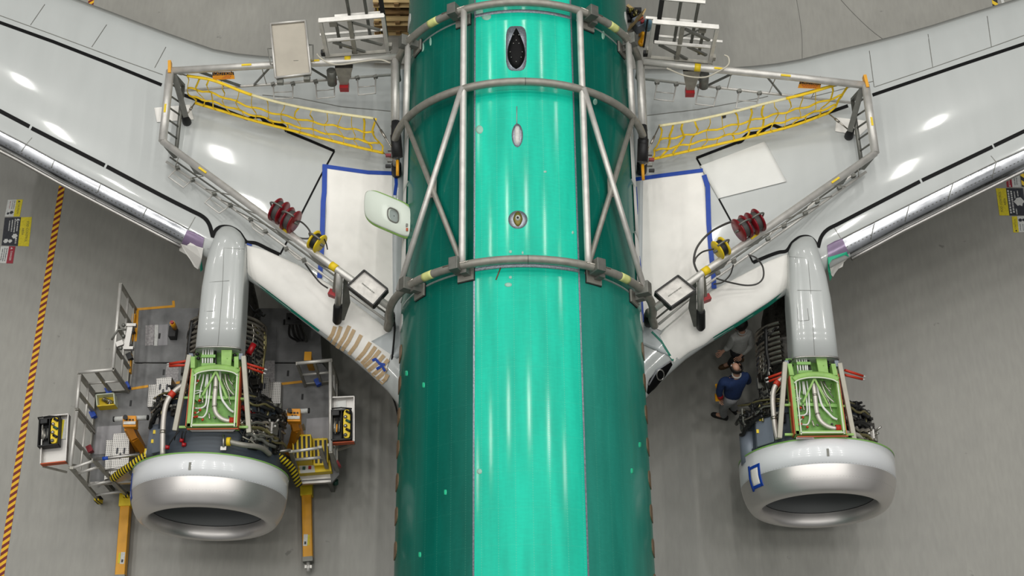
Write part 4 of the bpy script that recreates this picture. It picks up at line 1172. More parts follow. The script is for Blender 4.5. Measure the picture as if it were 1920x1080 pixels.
# clamp brackets with padded feet on the skin
for x, y, i in ((857, 502, 2), (1119, 503, 2), (766, 542, 2), (1199, 548, 2), (853, 16, 0), (1106, 18, 0), (770, 62, 0), (1184, 70, 0)):
    ph = CY(x, y, RC)[1]
    if abs(ph) > 1.0: ph = math.copysign(1.08, ph)
    R = Matrix((AXR * math.cos(ph) - V((0, 0, 1)) * math.sin(ph), AXD, AXR * math.sin(ph) + V((0, 0, 1)) * math.cos(ph))).transposed()
    a = aH[i]
    t = MB(); t.box(fus(a + .01, ph, RC + .02), (.15, .20, .22), R); br = cpart(t, 'clamp_bracket', 'tubed', None, None, .008)
    t = MB(); t.box(fus(a - .06, ph + .05 * (1 if ph > 0 else 1), (RC + RF) / 2), (.10, .12, RC - RF), R); cpart(t, 'bracket_leg', 'tubed', None, br)
    t = MB(); t.box(fus(a - .08, ph + .03, RF + .022), (.26, .20, .035), R); cpart(t, 'foot_plate', 'tube2', None, br, .004)
    t = MB(); t.box(fus(a - .08, ph + .03, RF + .006), (.28, .22, .012), R); cpart(t, 'rubber_pad', 'black', None, br)
    t = MB(); t.tube([fus(a + .02, ph - .10, RC + .06), fus(a + .02, ph + .10, RC + .06)], .014, 6); cpart(t, 'bolt', 'steel', None, br)

# ------------------------------------------------------------------ guard rails around each wing
ZT = 3.98
def make_guard(sd, A, Bp, rear, front_end, post, inner, low_r, low_f, racks_r, racks_f, label):
    base = WP(*A)
    g = thing('wing_guard_rail', label, 'guard rail', base, 'aluminium guard rails around the wings')
    def gp(mb_, nm, m_, lab=None, par=None, bevel=0):
        o = mb_.build(nm, m_, par or g, bevel)
        if lab: o['label'] = lab
        return o
    a, b = G(*A, ZT), G(*Bp, ZT - .05)
    # rear beam
    R_ = [G(x, y, ZT) for x, y in rear]
    t = MB(); t.tube(R_, .062, 14); rb = gp(t, 'rear_beam', 'tube')
    t = MB(); t.tube([a, b], .068, 14); eb = gp(t, 'end_beam', 'tube')
    fe = [G(x, y, z) for x, y, z in front_end]
    t = MB(); t.tube([b] + fe, .058, 14); fb_ = gp(t, 'front_beam', 'tube')
    # second tube of the end truss with rungs, slanting legs to the wing
    a2, b2 = a + V((-sd * .12, .0, -.45)), b + V((-sd * .10, .0, -.5))
    t = MB(); t.tube([a2, b2], .034, 10); gp(t, 'lower_end_tube', 'tubed')
    for k in range(1, 6):
        p, q = a.lerp(b, k / 6), a2.lerp(b2, (k - .5) / 6)
        t = MB(); t.tube([p, q], .016, 6); gp(t, 'truss_rung', 'tubed')
    for p, q in ((a, a2), (b, b2)):
        t = MB(); t.bar(p, q, .07, .05, (0, 1, 0)); gp(t, 'end_plate', 'tubed')
    t = MB(); t.bar(a + V((-sd * .05, -.02, -.02)), a + V((-sd * .2, -.55, -.55)), .09, .05); gp(t, 'corner_brace', 'tubed')
    t = MB(); foot = a + V((-sd * .16, -.5, 0)); fz = wing_z(sd, foot.x, foot.y)
    t.tube([V((foot.x, foot.y, fz + .24)), V((foot.x, foot.y, fz + .06)), V((foot.x, foot.y, fz))], [.05, .075, .075], 12); gp(t, 'rubber_foot', 'black', 'black rubber foot')
    t = MB(); t.tube([V((foot.x, foot.y, fz + .24)), a2 + (b2 - a2) * .2], .03, 8); gp(t, 'foot_post', 'tubed')
    # post with long rubber foot on the leading edge
    pp = G(*post[0], ZT - .05)
    x, y = post[1]; fw = WP(x, y, .10)
    fw = V((fw.x, fw.y, max(fw.z, 2.75)))
    mid = pp.lerp(fw, .62)
    t = MB(); t.tube([pp, mid], .056, 12); ps = gp(t, 'front_post', 'tube')
    t = MB(); t.tube([mid, mid.lerp(fw, .1), fw.lerp(mid, .12), fw], [.062, .075, .075, .045], 12); gp(t, 'rubber_foot', 'black', 'long black rubber foot', ps)
    t = MB(); off = V((-sd * .12, .03, -.02)) * 1
    rows = [[pp + V((-sd * .10, 0, -.15)), pp + V((-sd * .05, 0, -.1))], [mid + V((-sd * .20, 0, .05)), mid + V((-sd * .07, 0, .05))], [fw + V((-sd * .13, 0, .12)), fw + V((-sd * .08, 0, .1))]]
    for r_ in rows: pass
    t.grid([[r[0], r[1], r[1] + V((0, .02, 0)), r[0] + V((0, .02, 0))] for r in rows], True, False); gp(t, 'post_web', 'tubed')
    # inner beam along the fuselage
    i0, i1 = G(*inner[0], ZT), G(*inner[1], ZT - .12)
    t = MB(); t.tube([i0, i1], .062, 12); ib = gp(t, 'inner_beam', 'tube')
    t = MB(); t.bar(i0 + V((sd * .07, 0, -.18)), i1 + V((sd * .07, 0, -.18)), .03, .3); gp(t, 'inner_web', 'tubed')
    d = (i1 - i0).normalized()
    t = MB(); t.tube([i1 - d * .04, i1 + d * .28, i1 + d * .34 + V((0, 0, -.02))], [.07, .08, .05], 12); gp(t, 'rubber_foot', 'black', None, ib)
    e = i1 + d * .55 + V((-sd * .02, 0, -.1))
    t = MB(); t.tube([i1 + d * .2, e], .09, 12); gp(t, 'rubber_joint', 'black', 'black rubber wrapped joint')
    for k in range(4):
        t = MB(); q = e + V((sd * (.12 + .03 * (k % 2)), .14 - .09 * k, -.02 * k)); t.box(q, (.09, .045, .06)); gp(t, 'latch', ['tubed', 'redd', 'tubed', 'black'][k], None, None, .004)
    t = MB(); t.tube([e + d * .05, e + d * .32], .026, 8); gp(t, 'yellow_pin', 'amber', 'yellow pin')
    # lower rails close to the skin
    LR = [G(x, y, z) for x, y, z in low_r]
    t = MB(); t.tube(LR, .024, 10); lr = gp(t, 'lower_rear_rail', 'tube')
    LF = [G(x, y, z) for x, y, z in low_f]
    t = MB(); t.tube(LF, .022, 8); lf = gp(t, 'lower_front_rail', 'tube')
    t = MB(); t.tube([p + V((-sd * .05, .085, 0)) for p in LF], .016, 8); gp(t, 'lower_front_rail', 'tubed')
    # slanting braces between beam and lower rail
    for p, q in ((.18, .30), (.42, .30), (.55, .66), (.90, .72)):
        t = MB(); P = R_[0].lerp(R_[-1], 1 - p if sd < 0 else p); Q = LR[0].lerp(LR[-1], 1 - q if sd < 0 else q)
        t.bar(P, Q, .05, .02); gp(t, 'slanting_brace', 'tubed')
    for k in range(4):
        t = MB(); u = .2 + .2 * k
        P = R_[0].lerp(R_[-1], u); Q = LR[0].lerp(LR[-1], u); t.tube([P, Q], .008, 6); gp(t, 'hanger_rod', 'steel')
    for k in range(5):
        u = .1 + .17 * k
        P = b.lerp(fe[0], u); Q = LF[0].lerp(LF[1], u)
        t = MB(); t.tube([P, Q], .008, 6); gp(t, 'hanger_rod', 'steel')
    # plates under the front beam
    for u, ln in ((.13, .42), (.62, .5), (.80, .7)):
        P = b.lerp(fe[0], u); Q = b.lerp(fe[0], u) + (fe[0] - b).normalized() * ln
        t = MB(); t.prism([P + V((0, 0, -.05)), Q + V((0, 0, -.05)), Q + V((0, -.02, -.12)), P.lerp(Q, .3) + V((0, -.03, -.34))][::1], V((.012, .02, 0))); gp(t, 'gusset_plate', 'tubed')
    # hanging step racks
    def rack(c4, z, clampm='black'):
        q = [G(x, y, z) for x, y in c4]
        t = MB(); t.tube([q[0], q[3], q[2], q[1]], .014, 7)
        r_ = gp(t, 'step_rack', 'tube')
        t = MB(); t.tube([q[0].lerp(q[3], .55), q[1].lerp(q[2], .55)], .009, 6); gp(t, 'rung', 'tube', None, r_)
        for p in (q[0], q[1]):
            t = MB(); t.box(p, (.07, .05, .07), None, .4); gp(t, 'clamp', 'tubed', None, r_)
    for c in racks_r: rack(c, ZT - .72)
    for c in racks_f: rack(c, ZT - .66)
    # yellow stick-on warning labels on the beams
    for u, par, (P, Q) in ((.32, rb, (R_[0], R_[-1])), (.62, rb, (R_[0], R_[-1])), (.5, eb, (a, b)), (.22, fb_, (b, fe[0])), (.68, fb_, (b, fe[0]))):
        c = P.lerp(Q, u); d = (Q - P).normalized()
        t = MB(); t.box(c + d * .07 + V((0, -.014, .062)), (.16, .034, .016), None, math.atan2(d.y, d.x))
        gp(t, 'warning_sticker', 'yellow', 'yellow warning sticker', par)
    c = R_[0].lerp(R_[-1], .77 if sd < 0 else .23); d = (R_[-1] - R_[0]).normalized()
    t = MB(); t.tube([c, c + d * .1], .068, 12); gp(t, 'yellow_clamp', 'yellow', 'yellow clamp', rb)
    t = MB(); c = b.lerp(fe[0], .955); d = (fe[0] - b).normalized(); t.tube([c, c + d * .12], .066, 12); gp(t, 'yellow_clamp', 'yellow', 'yellow clamp', fb_)
    # yellow hook plate at the outer corner
    t = MB(); t.box(a + V((0, .04, .03)), (.05, .24, .1), None, .1); gp(t, 'corner_hook', 'amber', 'yellow hook plate')
    # funnel shaped support leg with red foot
    fx_, fy_ = (645, 122) if sd < 0 else (1297, 128)
    top = G(fx_, fy_, ZT - .08)
    bot = G(*((645, 155) if sd < 0 else (1294, 165)), 3.5)
    fz = 3.4
    t = MB()
    rows = []
    for p, wd, dp in ((top, .30, .12), (top.lerp(bot, .5), .22, .10), (bot, .13, .09)):
        rows.append([p + V((-wd / 2, -dp / 2, 0)), p + V((wd / 2, -dp / 2, 0)), p + V((wd / 2, dp / 2, 0)), p + V((-wd / 2, dp / 2, 0))])
    t.grid(rows, True, False); leg = gp(t, 'support_leg', 'tube2')
    t = MB(); t.box(bot + V((0, -.03, -.07)), (.15, .14, .13)); gp(t, 'red_foot', 'red', 'red foot', leg)
    t = MB(); t.tube([top + V((sd * .22, -.05, -.08)), top + V((sd * .23, -.14, -.36))], .08, 10); gp(t, 'spring_housing', 'tubed')
    # small red foot at the front post
    t = MB(); q = pp.lerp(fw, .34) + V((sd * .1, .0, -.16)); t.box(q, (.15, .1, .12), None, .4 * sd); gp(t, 'red_foot', 'red', 'red foot')
    t = MB(); t.bar(pp + V((sd * .06, 0, -.05)), q, .05, .03); gp(t, 'foot_strap', 'tube2')
    return g, dict(a=a, b=b, R=R_, fe=fe, fb=fb_, e=e, a2=a2, foot=foot, i1=i1)
gL, dL = make_guard(-1, (319, 133), (305, 265), [(319, 133), (510, 122), (620, 117), (744, 107)], [(636, 508, ZT - .05), (728, 574, ZT - .12)], [(637, 510), (632, 606)], [(742, 112), (742, 232)],
    [(340, 170, 3.3), (510, 158, 3.26), (736, 140, 3.2)], [(312, 303, 3.3), (478, 420, 3.2), (640, 540, 3.1), (733, 607, 3.05)],
    [[(512, 158), (549, 157), (549, 184), (514, 186)], [(592, 153), (627, 150), (627, 182), (594, 185)], [(670, 146), (704, 144), (704, 175), (672, 178)]],
    [[(333, 315), (361, 337), (344, 352), (316, 332)], [(402, 363), (432, 385), (411, 400), (384, 380)], [(470, 412), (498, 434), (494, 442), (474, 428)], [(537, 467), (570, 488), (558, 486), (545, 474)]],
    'aluminium tube guard rail around the left wing root with three hanging racks behind')
gR, dR = make_guard(1, (1623, 160), (1641, 287), [(1207, 116), (1340, 130), (1480, 144), (1623, 160)], [(1313, 515, ZT - .05), (1228, 578, ZT - .12)], [(1313, 517), (1314, 618)], [(1199, 116), (1205, 240)],
    [(1208, 148, 3.2), (1405, 171, 3.26), (1600, 193, 3.3)], [(1624, 322, 3.3), (1480, 425, 3.2), (1330, 530, 3.1), (1235, 608, 3.05)],
    [[(1232, 155), (1268, 158), (1262, 190), (1227, 186)], [(1311, 161), (1347, 165), (1338, 199), (1304, 195)], [(1386, 171), (1424, 175), (1417, 203), (1380, 203)]],
    [[(1600, 330), (1574, 352), (1580, 340), (1602, 325)], [(1532, 378), (1510, 400), (1516, 388), (1536, 372)], [(1470, 424), (1440, 448), (1446, 436), (1474, 418)], [(1376, 490), (1346, 512), (1350, 500), (1380, 484)]],
    'aluminium tube guard rail around the right wing root with large white sheet inside')

# ------------------------------------------------------------------ things hung on the rails
def net(top, bot, bleach, n, sd, label):
    """top / bot: control points (px, py, z)"""
    T = smooth([G(*p) for p in top], 8); B = smooth([G(*p) for p in bot], 8)
    def at(L, u):
        f = u * (len(L) - 1); i = min(int(f), len(L) - 2); return L[i].lerp(L[i + 1], f - i)
    t = thing('safety_net', label, 'net', at(B, .5), 'yellow safety nets')
    def pt(u, v):
        p = at(T, u).lerp(at(B, u), v)
        sag = math.sin(v * PI) * .10
        return p + V((-.02 * sd + sd * .10 * math.sin(v * PI * 1.3 + .3) * .5, 0, -sag))
    mb = MB()
    for i in range(n + 1):
        u = i / n
        P = [pt(u + .004 * math.sin(v * 2.1 + i), v / 8) + V((.03 * math.sin(v * 1.1 + i * 1.9), .02 * math.cos(v + i), 0)) for v in range(9)]
        mb.tube(P, .021, 6, flat=(.3, 1))
    for v in (.34, .66):
        mb.tube([pt(i / 40, v) + V((0, .018 * math.sin(i * 1.3), 0)) for i in range(41)], .021, 6, flat=(.3, 1))
    mb.build('webbing', 'netting', t)
    mb = MB(); mb.tube([pt(i / 40, 1) for i in range(41)], .028, 6, flat=(.35, 1)); mb.build('border_strap', 'netting', t)
    mb = MB(); mb.tube([pt(i / 40, 0) for i in range(0, int(40 * bleach) + 1)] if sd < 0 else [pt(i / 40, 0) for i in range(int(40 * bleach), 41)], .030, 6, flat=(.35, 1)); mb.build('border_strap', 'netting', t)
    mb = MB(); mb.tube([pt(i / 40, 0) for i in range(int(40 * bleach), 41)] if sd < 0 else [pt(i / 40, 0) for i in range(0, int(40 * bleach) + 1)], 0.027, 6, flat=(.35, 1)); o = mb.build('border_strap', 'bleach', t); o['label'] = 'faded cream border strap'
    for u, v, q in ((0, 0, dL['a'] if sd < 0 else dR['e']), (1, 0, dL['e'] if sd < 0 else dR['a']), (0, 1, None), (1, 1, None)):
        p = pt(u, v)
        if q is None:
            outer = (u == 0) == (sd < 0)
            q = (dL if sd < 0 else dR)['foot'] if outer else (dL if sd < 0 else dR)['e']
            q = V((q.x, q.y, p.z if outer else q.z - .15))
        mb = MB(); mb.tube([p, q], .012, 6); mb.tube([p.lerp(q, .3), p.lerp(q, .5)], .022, 6); mb.build('turnbuckle', 'steel', t)
    return t
net([(350, 142, 3.9), (400, 151, 3.86), (465, 176, 3.78), (530, 194, 3.72), (595, 207, 3.66), (655, 216, 3.62), (700, 222, 3.6)],
    [(358, 193, 3.34), (405, 207, 3.3), (468, 226, 3.26), (530, 242, 3.22), (595, 259, 3.18), (655, 274, 3.14), (712, 287, 3.1)], .36, 14, -1, 'yellow webbing net with faded cream top edge hung across the left wing')
net([(1237, 236, 3.6), (1300, 226, 3.62), (1370, 211, 3.66), (1440, 193, 3.72), (1510, 176, 3.8), (1590, 152, 3.9)],
    [(1228, 299, 3.1), (1290, 285, 3.14), (1370, 267, 3.2), (1440, 250, 3.26), (1500, 234, 3.3), (1560, 212, 3.34)], .72, 14, 1, 'yellow webbing net hung across the right wing above the black zigzag stripe')

def sign(c4, label, z0, z1):
    a, b = G(*c4[0], z0), G(*c4[1], z0); c, d = G(*c4[2], z1), G(*c4[3], z1)
    t = thing('caution_sign', label, 'sign', (a + b) / 2, 'orange caution signs')
    n = (b - a).cross(d - a).normalized() * .012
    if n.z < 0: n = -n
    mb = MB(); mb.prism([a, b, c, d], -n); mb.build('plate', 'orange', t)
    hb = MB(); k = .40; hb.prism([a + n * .2, b + n * .2, b.lerp(c, k) + n * .2, a.lerp(d, k) + n * .2], n * .1); hb.build('header', 'black', t)
    ux = (b - a); uy = (a - d)
    mb = MB(); add_text(mb, 'CAUTION', a.lerp(b, .5).lerp(d.lerp(c, .5), .20) + n * .45, ux, uy, .072); mb.build('lettering', 'orange', t, recalc=False)
    mb = MB(); add_marks(mb, a.lerp(b, .5).lerp(d.lerp(c, .5), .56) + n * .1, ux, uy, .26, .018, 2); add_marks(mb, a.lerp(b, .5).lerp(d.lerp(c, .5), .8) + n * .1, ux, uy, .22, .016, 4); mb.build('printed_mark', 'rust', t, recalc=False)
    for p in (a, b):
        q = p.lerp((a + b) / 2, .2); mb = MB(); mb.tube([q, q + V((0, .03, .12))], .008, 6); mb.build('hanger', 'steel', t)
sign([(398, 136), (438, 135), (440, 148), (399, 150)], 'orange caution sign hung from the left wing guard rail', ZT - .08, ZT - .16)
sign([(1500, 152), (1540, 154), (1538, 167), (1496, 165)], 'orange caution sign hung from the right wing guard rail', ZT - .08, ZT - .16)

def slab_thing(name, label, cat, corners, z, th, m_, rim=None, group=None, zs=None):
    q = [G(x, y, z if zs is None else zs[i]) for i, (x, y) in enumerate(corners)]
    t = thing(name, label, cat, sum(q, V((0, 0, 0))) / 4 - V((0, 0, th)), group)
    mb = MB(); mb.box8([p - V((0, 0, th)) for p in q][::-1], q[::-1]); mb.build('panel', m_, t, .006)
    if rim:
        for i in range(4):
            a, b = q[i], q[(i + 1) % 4]
            mb = MB(); mb.bar(a + V((0, 0, -.03)), b + V((0, 0, -.03)), .022, .14); mb.build('rim', rim, t)
    return t, q
# grey sheet metal shelf panel at the rear left beam
t, q = slab_thing('sheet_metal_panel', 'large grey sheet metal panel standing on the left rear guard beam', 'panel', [(507, 46), (573, 40), (583, 139), (517, 147)], 4.15, .05, mat('dull_grey_sheet', S(172, 165, 152), .42, .35, .07, 3))
for i, (a, b) in enumerate(((q[0], q[3]), (q[1], q[2]), (q[0], q[1]), (q[3], q[2]))):
    mb = MB(); mb.tube([a + V((0, 0, .02)), b + V((0, 0, .02))], .02, 8); mb.build('edge_tube', 'tube', t)
for s_, p, r in ((-1, q[0], q[3]), (1, q[1], q[2])):
    mb = MB(); u, v = p.lerp(r, .45), p.lerp(r, .75); mb.tube([u, u + V((s_ * .08, 0, 0)), v + V((s_ * .06, 0, 0)), v], .012, 6); mb.build('side_handle', 'tubed', t)
for u in (.12, .88):
    p = q[3].lerp(q[2], u); mb = MB(); mb.box(p + V((0, -.04, -.05)), (.10, .09, .08)); mb.build('hinge_block', 'tubed', t)
mb = MB(); p = q[0].lerp(q[2], .55) + V((.03, -.18, .004)); mb.bar(p, p + V((.08, .003, 0)), .006, .004); mb.build('scratch', 'tubed', t)
# shallow work trays at the front of both rails
tray_words = {}
for nm, c4, tl in (('L', [(683, 508), (727, 543), (700, 574), (652, 537)], 'shallow grey work tray clamped on the left rail beside the fuselage'), ('R', [(1271, 518), (1304, 545), (1258, 577), (1228, 549)], 'shallow grey work tray clamped on the right rail beside the fuselage')):
    t, q = slab_thing('work_tray', tl, 'tray', c4, 4.0, .09, mat('pale_tray_' + nm, S(196, 192, 186), .4, .3, .2, 9), 'dark2', 'work trays on the wing rails')
    ctr = sum(q, V((0, 0, 0))) / 4
    ux = (q[1] - q[0]) if nm == 'L' else (q[1] - q[2])
    uy = V((-ux.y, ux.x, 0))
    mb = MB(); add_marks(mb, ctr + V((0, 0, .006)), ux, uy, .26, .018, 7); mb.build('printed_mark', 'tubed', t, recalc=False)

# hose reels
def reel(px, py, z, yaw, r, m_, label, hose, group='hose reels on the guard rails'):
    c = G(px, py, z)
    ax = V((math.cos(yaw), math.sin(yaw), 0))
    t = thing('hose_reel', label, 'hose reel', c - V((0, 0, r)), group)
    for s_ in (-1, 1):
        mb = MB(); mb.lathe([(0, .02), (0, r * .95), (.012, r), (.024, r * .97), (.03, r * .55), (.034, .02)], c + ax * (s_ * .065) - ax * (.015), ax * 1, 28); mb.build('flange', m_, t)
    mb = MB(); mb.lathe([(-.06, .02), (-.06, r * .72), (-.03, r * .8), (0, r * .78), (.03, r * .8), (.06, r * .72), (.06, .02)], c, ax, 24); mb.build('wound_hose', hose, t)
    mb = MB(); P = [c + ax * .12 + V((0, 0, -.02)), c + ax * .13 + V((0, 0, r * .8)), c + ax * .02 + V((0, 0, r * 1.2)), c - ax * .1 + V((0, 0, r * 1.12))]
    mb.tube(smooth(P, 3), .016, 6); mb.build('guide_arm', 'tubed', t)
    mb = MB(); mb.box(c + V((0, 0, -r * .9)), (.12, .16, r * .3), None, yaw); mb.build('mount', m_, t)
    mb = MB(); mb.tube([c - ax * .14, c + ax * .14], .025, 8); mb.build('axle', 'tubed', t)
    return t
reel(523, 396, 4.1, 2.6, .20, 'redd', 'dark red hose reel, upper of the pair on the left front rail', 'rubber')
reel(545, 413, 4.1, 2.6, .20, 'redd', 'dark red hose reel, lower of the pair on the left front rail', 'rubber')
reel(594, 453, 4.05, 2.5, .165, 'yellow', 'yellow hose reel on the left front rail beside the blue tape', 'black')
reel(1392, 428, 4.1, .55, .20, 'redd', 'dark red hose reel, lower of the pair on the right front rail', 'rubber')
reel(1416, 416, 4.1, .55, .20, 'redd', 'dark red hose reel, upper of the pair on the right front rail', 'rubber')
reel(1352, 465, 4.05, .6, .165, 'yellow', 'yellow hose reel on the right front rail beside the blue tape', 'black')
def cable(name, pts, r, m_, label, cat, wing=False):
    P = smooth([(WP(x, y, r + .012) if z is None else G(x, y, z)) for x, y, z in pts], 8)
    t = MB(); t.tube(P, r, 8); return tag(t.build(name, m_), label, cat)
cable('air_hose', [(554, 415, 4.1), (566, 417, 4.0), (580, 432, 3.9), (581, 446, 3.9), (562, 446, 3.9), (548, 436, 3.95), (556, 452, 3.93)], .014, 'rubber', 'short grey air hose looping from the left reels to the yellow reel', 'hose')
cable('air_hose', [(572, 494, 3.8), (585, 512, 3.6), (600, 530, 3.5), (614, 540, 3.6)], .014, 'rubber', 'grey air hose drooping below the left front rail', 'hose')
cable('power_cord', [(608, 448, 4.1), (612, 458, 4.0), (614, 468, 3.95)], .010, 'black', 'short black cord hanging beside the left yellow reel', 'cord')
cable('air_hose', [(1383, 413, 4.15), (1360, 420, 3.9), (1330, 437, 3.7), (1308, 462, 3.6), (1301, 487, 3.6), (1306, 506, 3.7), (1314, 514, 3.9)], .018, 'rubber', 'long black hose arcing over the white paper from the right red reels', 'hose')
cable('air_hose', [(1338, 467, 4.0), (1318, 472, 3.7), (1306, 482, 3.6), (1302, 492, 3.6)], .014, 'rubber', 'black hose running from the right yellow reel across the blue tape', 'hose')
cable('air_hose', [(1404, 478, 3.7), (1418, 484, 3.3), (1430, 500, 3.1), (1431, 520, 3.1), (1420, 532, 3.1), (1400, 535, 3.1), (1375, 531, 3.2), (1352, 525, 3.4), (1344, 522, 3.6)], .014, 'rubber', 'black hose loop hanging over the right wing leading edge paper', 'hose')
cable('air_hose', [(1375, 497, 3.5), (1369, 515, 3.3), (1355, 529, 3.2), (1338, 533, 3.2)], .012, 'rubber', 'short black hose beneath the right front rail', 'hose')
cable('power_cord', [(737, 592, 2.95), (740, 612, 3.0), (738, 645, 2.85), (733, 690, 2.6), (731, 720, 2.35), (737, 745, 2.0), (743, 765, 1.5), (748, 790, .6), (747, 800, .02)], .016, 'black', 'black cord hanging down beside the left wing root', 'cord')
cable('power_cord', [(594, 101, 4.2), (600, 108, 4.15), (616, 118, 4.1), (640, 121, 4.05), (680, 115, 4.05), (712, 112, 4.05), (732, 118, 4.0)], .013, 'cord', 'pale cord draped along the left rear guard beam', 'cord')
cable('power_cord', [(1250, 128, 4.05), (1285, 142, 3.9), (1320, 145, 3.95), (1345, 135, 4.05), (1365, 122, 4.15), (1366, 108, 4.2), (1358, 103, 4.2)], .013, 'cord', 'pale cord draped along the right rear guard beam', 'cord')

# access gates behind the rear beams
def gate(sd, c, depth, label):
    """c: base pixel of near-left and near-right post"""
    b0, b1 = G(*c[0], ZT), G(*c[1], ZT)
    t = thing('access_gate', label, 'gate', (b0 + b1) / 2, 'aluminium access gates')
    H = .98
    def P(u, h, d=0): return b0.lerp(b1, u) + V((0, d, h))
    def add(nm, p, q, wd, h, m_='tube'):
        mb = MB(); mb.bar(p, q, wd, h, (0, 1, .3)); return mb.build(nm, m_, t)
    add('top_rail', P(-.02, H), P(1.02, H), .05, .07)
    add('post', P(0, -.05), P(0, H), .06, .05); add('post', P(1, -.05), P(1, H), .06, .05)
    add('middle_rail', P(.05, .42), P(.96, .42), .05, .05)
    add('middle_post', P(.46, .0), P(.46, .9), .07, .04, 'tube2')
    add('diagonal_strut', P(.5, .86), P(.92, .60), .06, .03, 'tubed')
    add('diagonal_strut', P(.14, .36), P(.62, .02), .06, .03, 'tubed')
    add('diagonal_strut', P(.6, .38), P(.92, .18), .06, .03, 'tubed')
    add('base_rail', P(-.05, -.02), P(1.05, -.02), .05, .05, 'tube2')
    mb = MB(); mb.box(P(.17 if sd < 0 else .8, .72, .12), (.12, .05, .14)); mb.build('latch_plate', 'tube2', t)
    mb = MB(); mb.bar(P(.22 if sd < 0 else .75, .70, .12), P(.44 if sd < 0 else .5, .5, .1), .02, .02); mb.build('latch_rod', 'tubed', t)
    # outer stair frame behind it
    add('rear_post', P(.42, 0, depth), P(.42, 1.18, depth), .045, .045, 'tubed'); add('rear_post', P(.70, 0, depth), P(.70, 1.18, depth), .045, .045, 'tubed')
    if sd < 0: add('rear_post', P(.96, 0, depth), P(.96, 1.2, depth), .07, .06, 'black')
    else: add('rear_post', P(.12, 0, depth), P(.12, 1.2, depth), .07, .06, 'black')
    x0, x1 = (.38, .98) if sd < 0 else (.1, .8)
    add('rear_top_rail', P(x0, 1.2, depth), P(x1, 1.2, depth), .05, .05)
    add('rear_middle_rail', P(x0 - .2, .66, depth), P(x1, .66, depth), .04, .04)
    add('rear_low_rail', P(x0 - .5 if sd < 0 else x0, .18, depth), P(x1 if sd < 0 else x1 + .4, .18, depth), .035, .035)
    add('rear_post', P(.2 if sd < 0 else .84, -.1, depth * .7), P(.2 if sd < 0 else .84, .62, depth * .7), .045, .045, 'tubed')
    for k, (u, h) in enumerate(((-.02, .16), (-.06, .05), (1.04, .1), (.45, .03))):
        mb = MB(); mb.box(P(u, h, .02), (.08, .07, .1)); mb.build('clamp', ['tube2', 'black', 'tube2', 'tubed'][k], t)
    return t
gate(-1, [(614, 104), (727, 95)], .30, 'aluminium access gate with black post above the left rear beam beside the fuselage')
gate(1, [(1217, 106), (1331, 116)], .30, 'aluminium access gate above the right rear beam beside the fuselage')
# ------------------------------------------------------------------ paper and tape lying on the wings
def sheet(name, label, cat, corners, m_='paper', dz=.014, group=None, n=14):
    c = WP(sum(p[0] for p in corners) / len(corners), sum(p[1] for p in corners) / len(corners), dz)
    t = thing(name, label, cat, c, group)
    return t
def sheet_poly(t, A, B, nm='paper', m_='paper', dz=.014, n=26, m=14):
    mb = MB(); patch_on_wing(mb, A, B, n, m, dz, .006); return mb.build(nm, m_, t)
def tapes(t, runs, dz=.024):
    for pts, wd in runs:
        mb = MB(); strip_on_wing(mb, pts, wd, dz, step=10); mb.build('blue_tape', 'blue', t)
t = sheet('masking_paper', 'large white masking paper with blue tape edges beside the fuselage on the left wing', 'masking paper', [(610, 312), (742, 328), (742, 580), (605, 500)], group='masking paper on the wings')
sheet_poly(t, [(610, 312), (612, 400), (606, 500), (640, 528), (700, 575)], [(741, 327), (742, 400), (743, 470), (743, 520), (744, 592)])
tapes(t, [([(606, 311), (640, 316), (690, 323), (742, 325)], 7), ([(609, 308), (608, 360), (606, 378), (604, 450), (601, 500), (599, 521)], 9), ([(742, 325), (743, 345), (740, 366)], 6)])
t = sheet('masking_paper', 'white masking paper over the left wing leading edge between engine pylon and fuselage', 'masking paper', [(462, 460), (600, 520), (730, 650), (520, 560)], group='masking paper on the wings')
sheet_poly(t, [(463, 459), (500, 470), (560, 497), (620, 535), (680, 580), (720, 612), (741, 632)], [(464, 517), (500, 543), (560, 589), (600, 619), (641, 650), (690, 694), (718, 718)], dz=.018, n=40, m=16)
tapes(t, [([(463, 457), (472, 460)], 3)], .028)
# tan tape stripes
for x0, y0, x1, y1 in ((628, 612, 616, 638), (639, 612, 624, 646), (655, 611, 632, 653), (664, 618, 641, 657), (677, 628, 654, 665), (694, 642, 668, 677), (704, 650, 678, 682), (712, 657, 683, 688), (720, 666, 690, 696), (728, 674, 698, 704), (724, 690, 706, 711), (727, 702, 714, 719)):
    mb = MB(); strip_on_wing(mb, [(x0, y0), (lerp(x0, x1, .5) + 1.5, lerp(y0, y1, .5) + 1), (x1, y1)], 7, .032, step=6); mb.build('tan_tape', 'tan', t)
mb = MB(); strip_on_wing(mb, [(698, 676), (704, 673), (712, 682), (722, 684)], 5, .04, step=4); mb.build('blue_tape', 'blue', t)
mb = MB(); strip_on_wing(mb, [(706, 692), (716, 686), (722, 696)], 5, .043, step=4); mb.build('blue_tape', 'blue', t)
t = sheet('masking_paper', 'large white masking paper with blue tape edges beside the fuselage on the right wing', 'masking paper', [(1195, 335), (1318, 320), (1338, 530), (1210, 560)], group='masking paper on the wings')
sheet_poly(t, [(1318, 320), (1325, 400), (1334, 480), (1340, 530), (1290, 580), (1240, 620)], [(1193, 336), (1193, 400), (1195, 470), (1197, 520), (1199, 560), (1206, 604)])
tapes(t, [([(1192, 336), (1240, 329), (1318, 319)], 7), ([(1320, 328), (1327, 350), (1329, 420), (1333, 470), (1338, 520), (1339, 541)], 9), ([(1192, 350), (1194, 380), (1194, 402)], 4), ([(1198, 480), (1202, 515), (1203, 555), (1206, 604)], 4)])
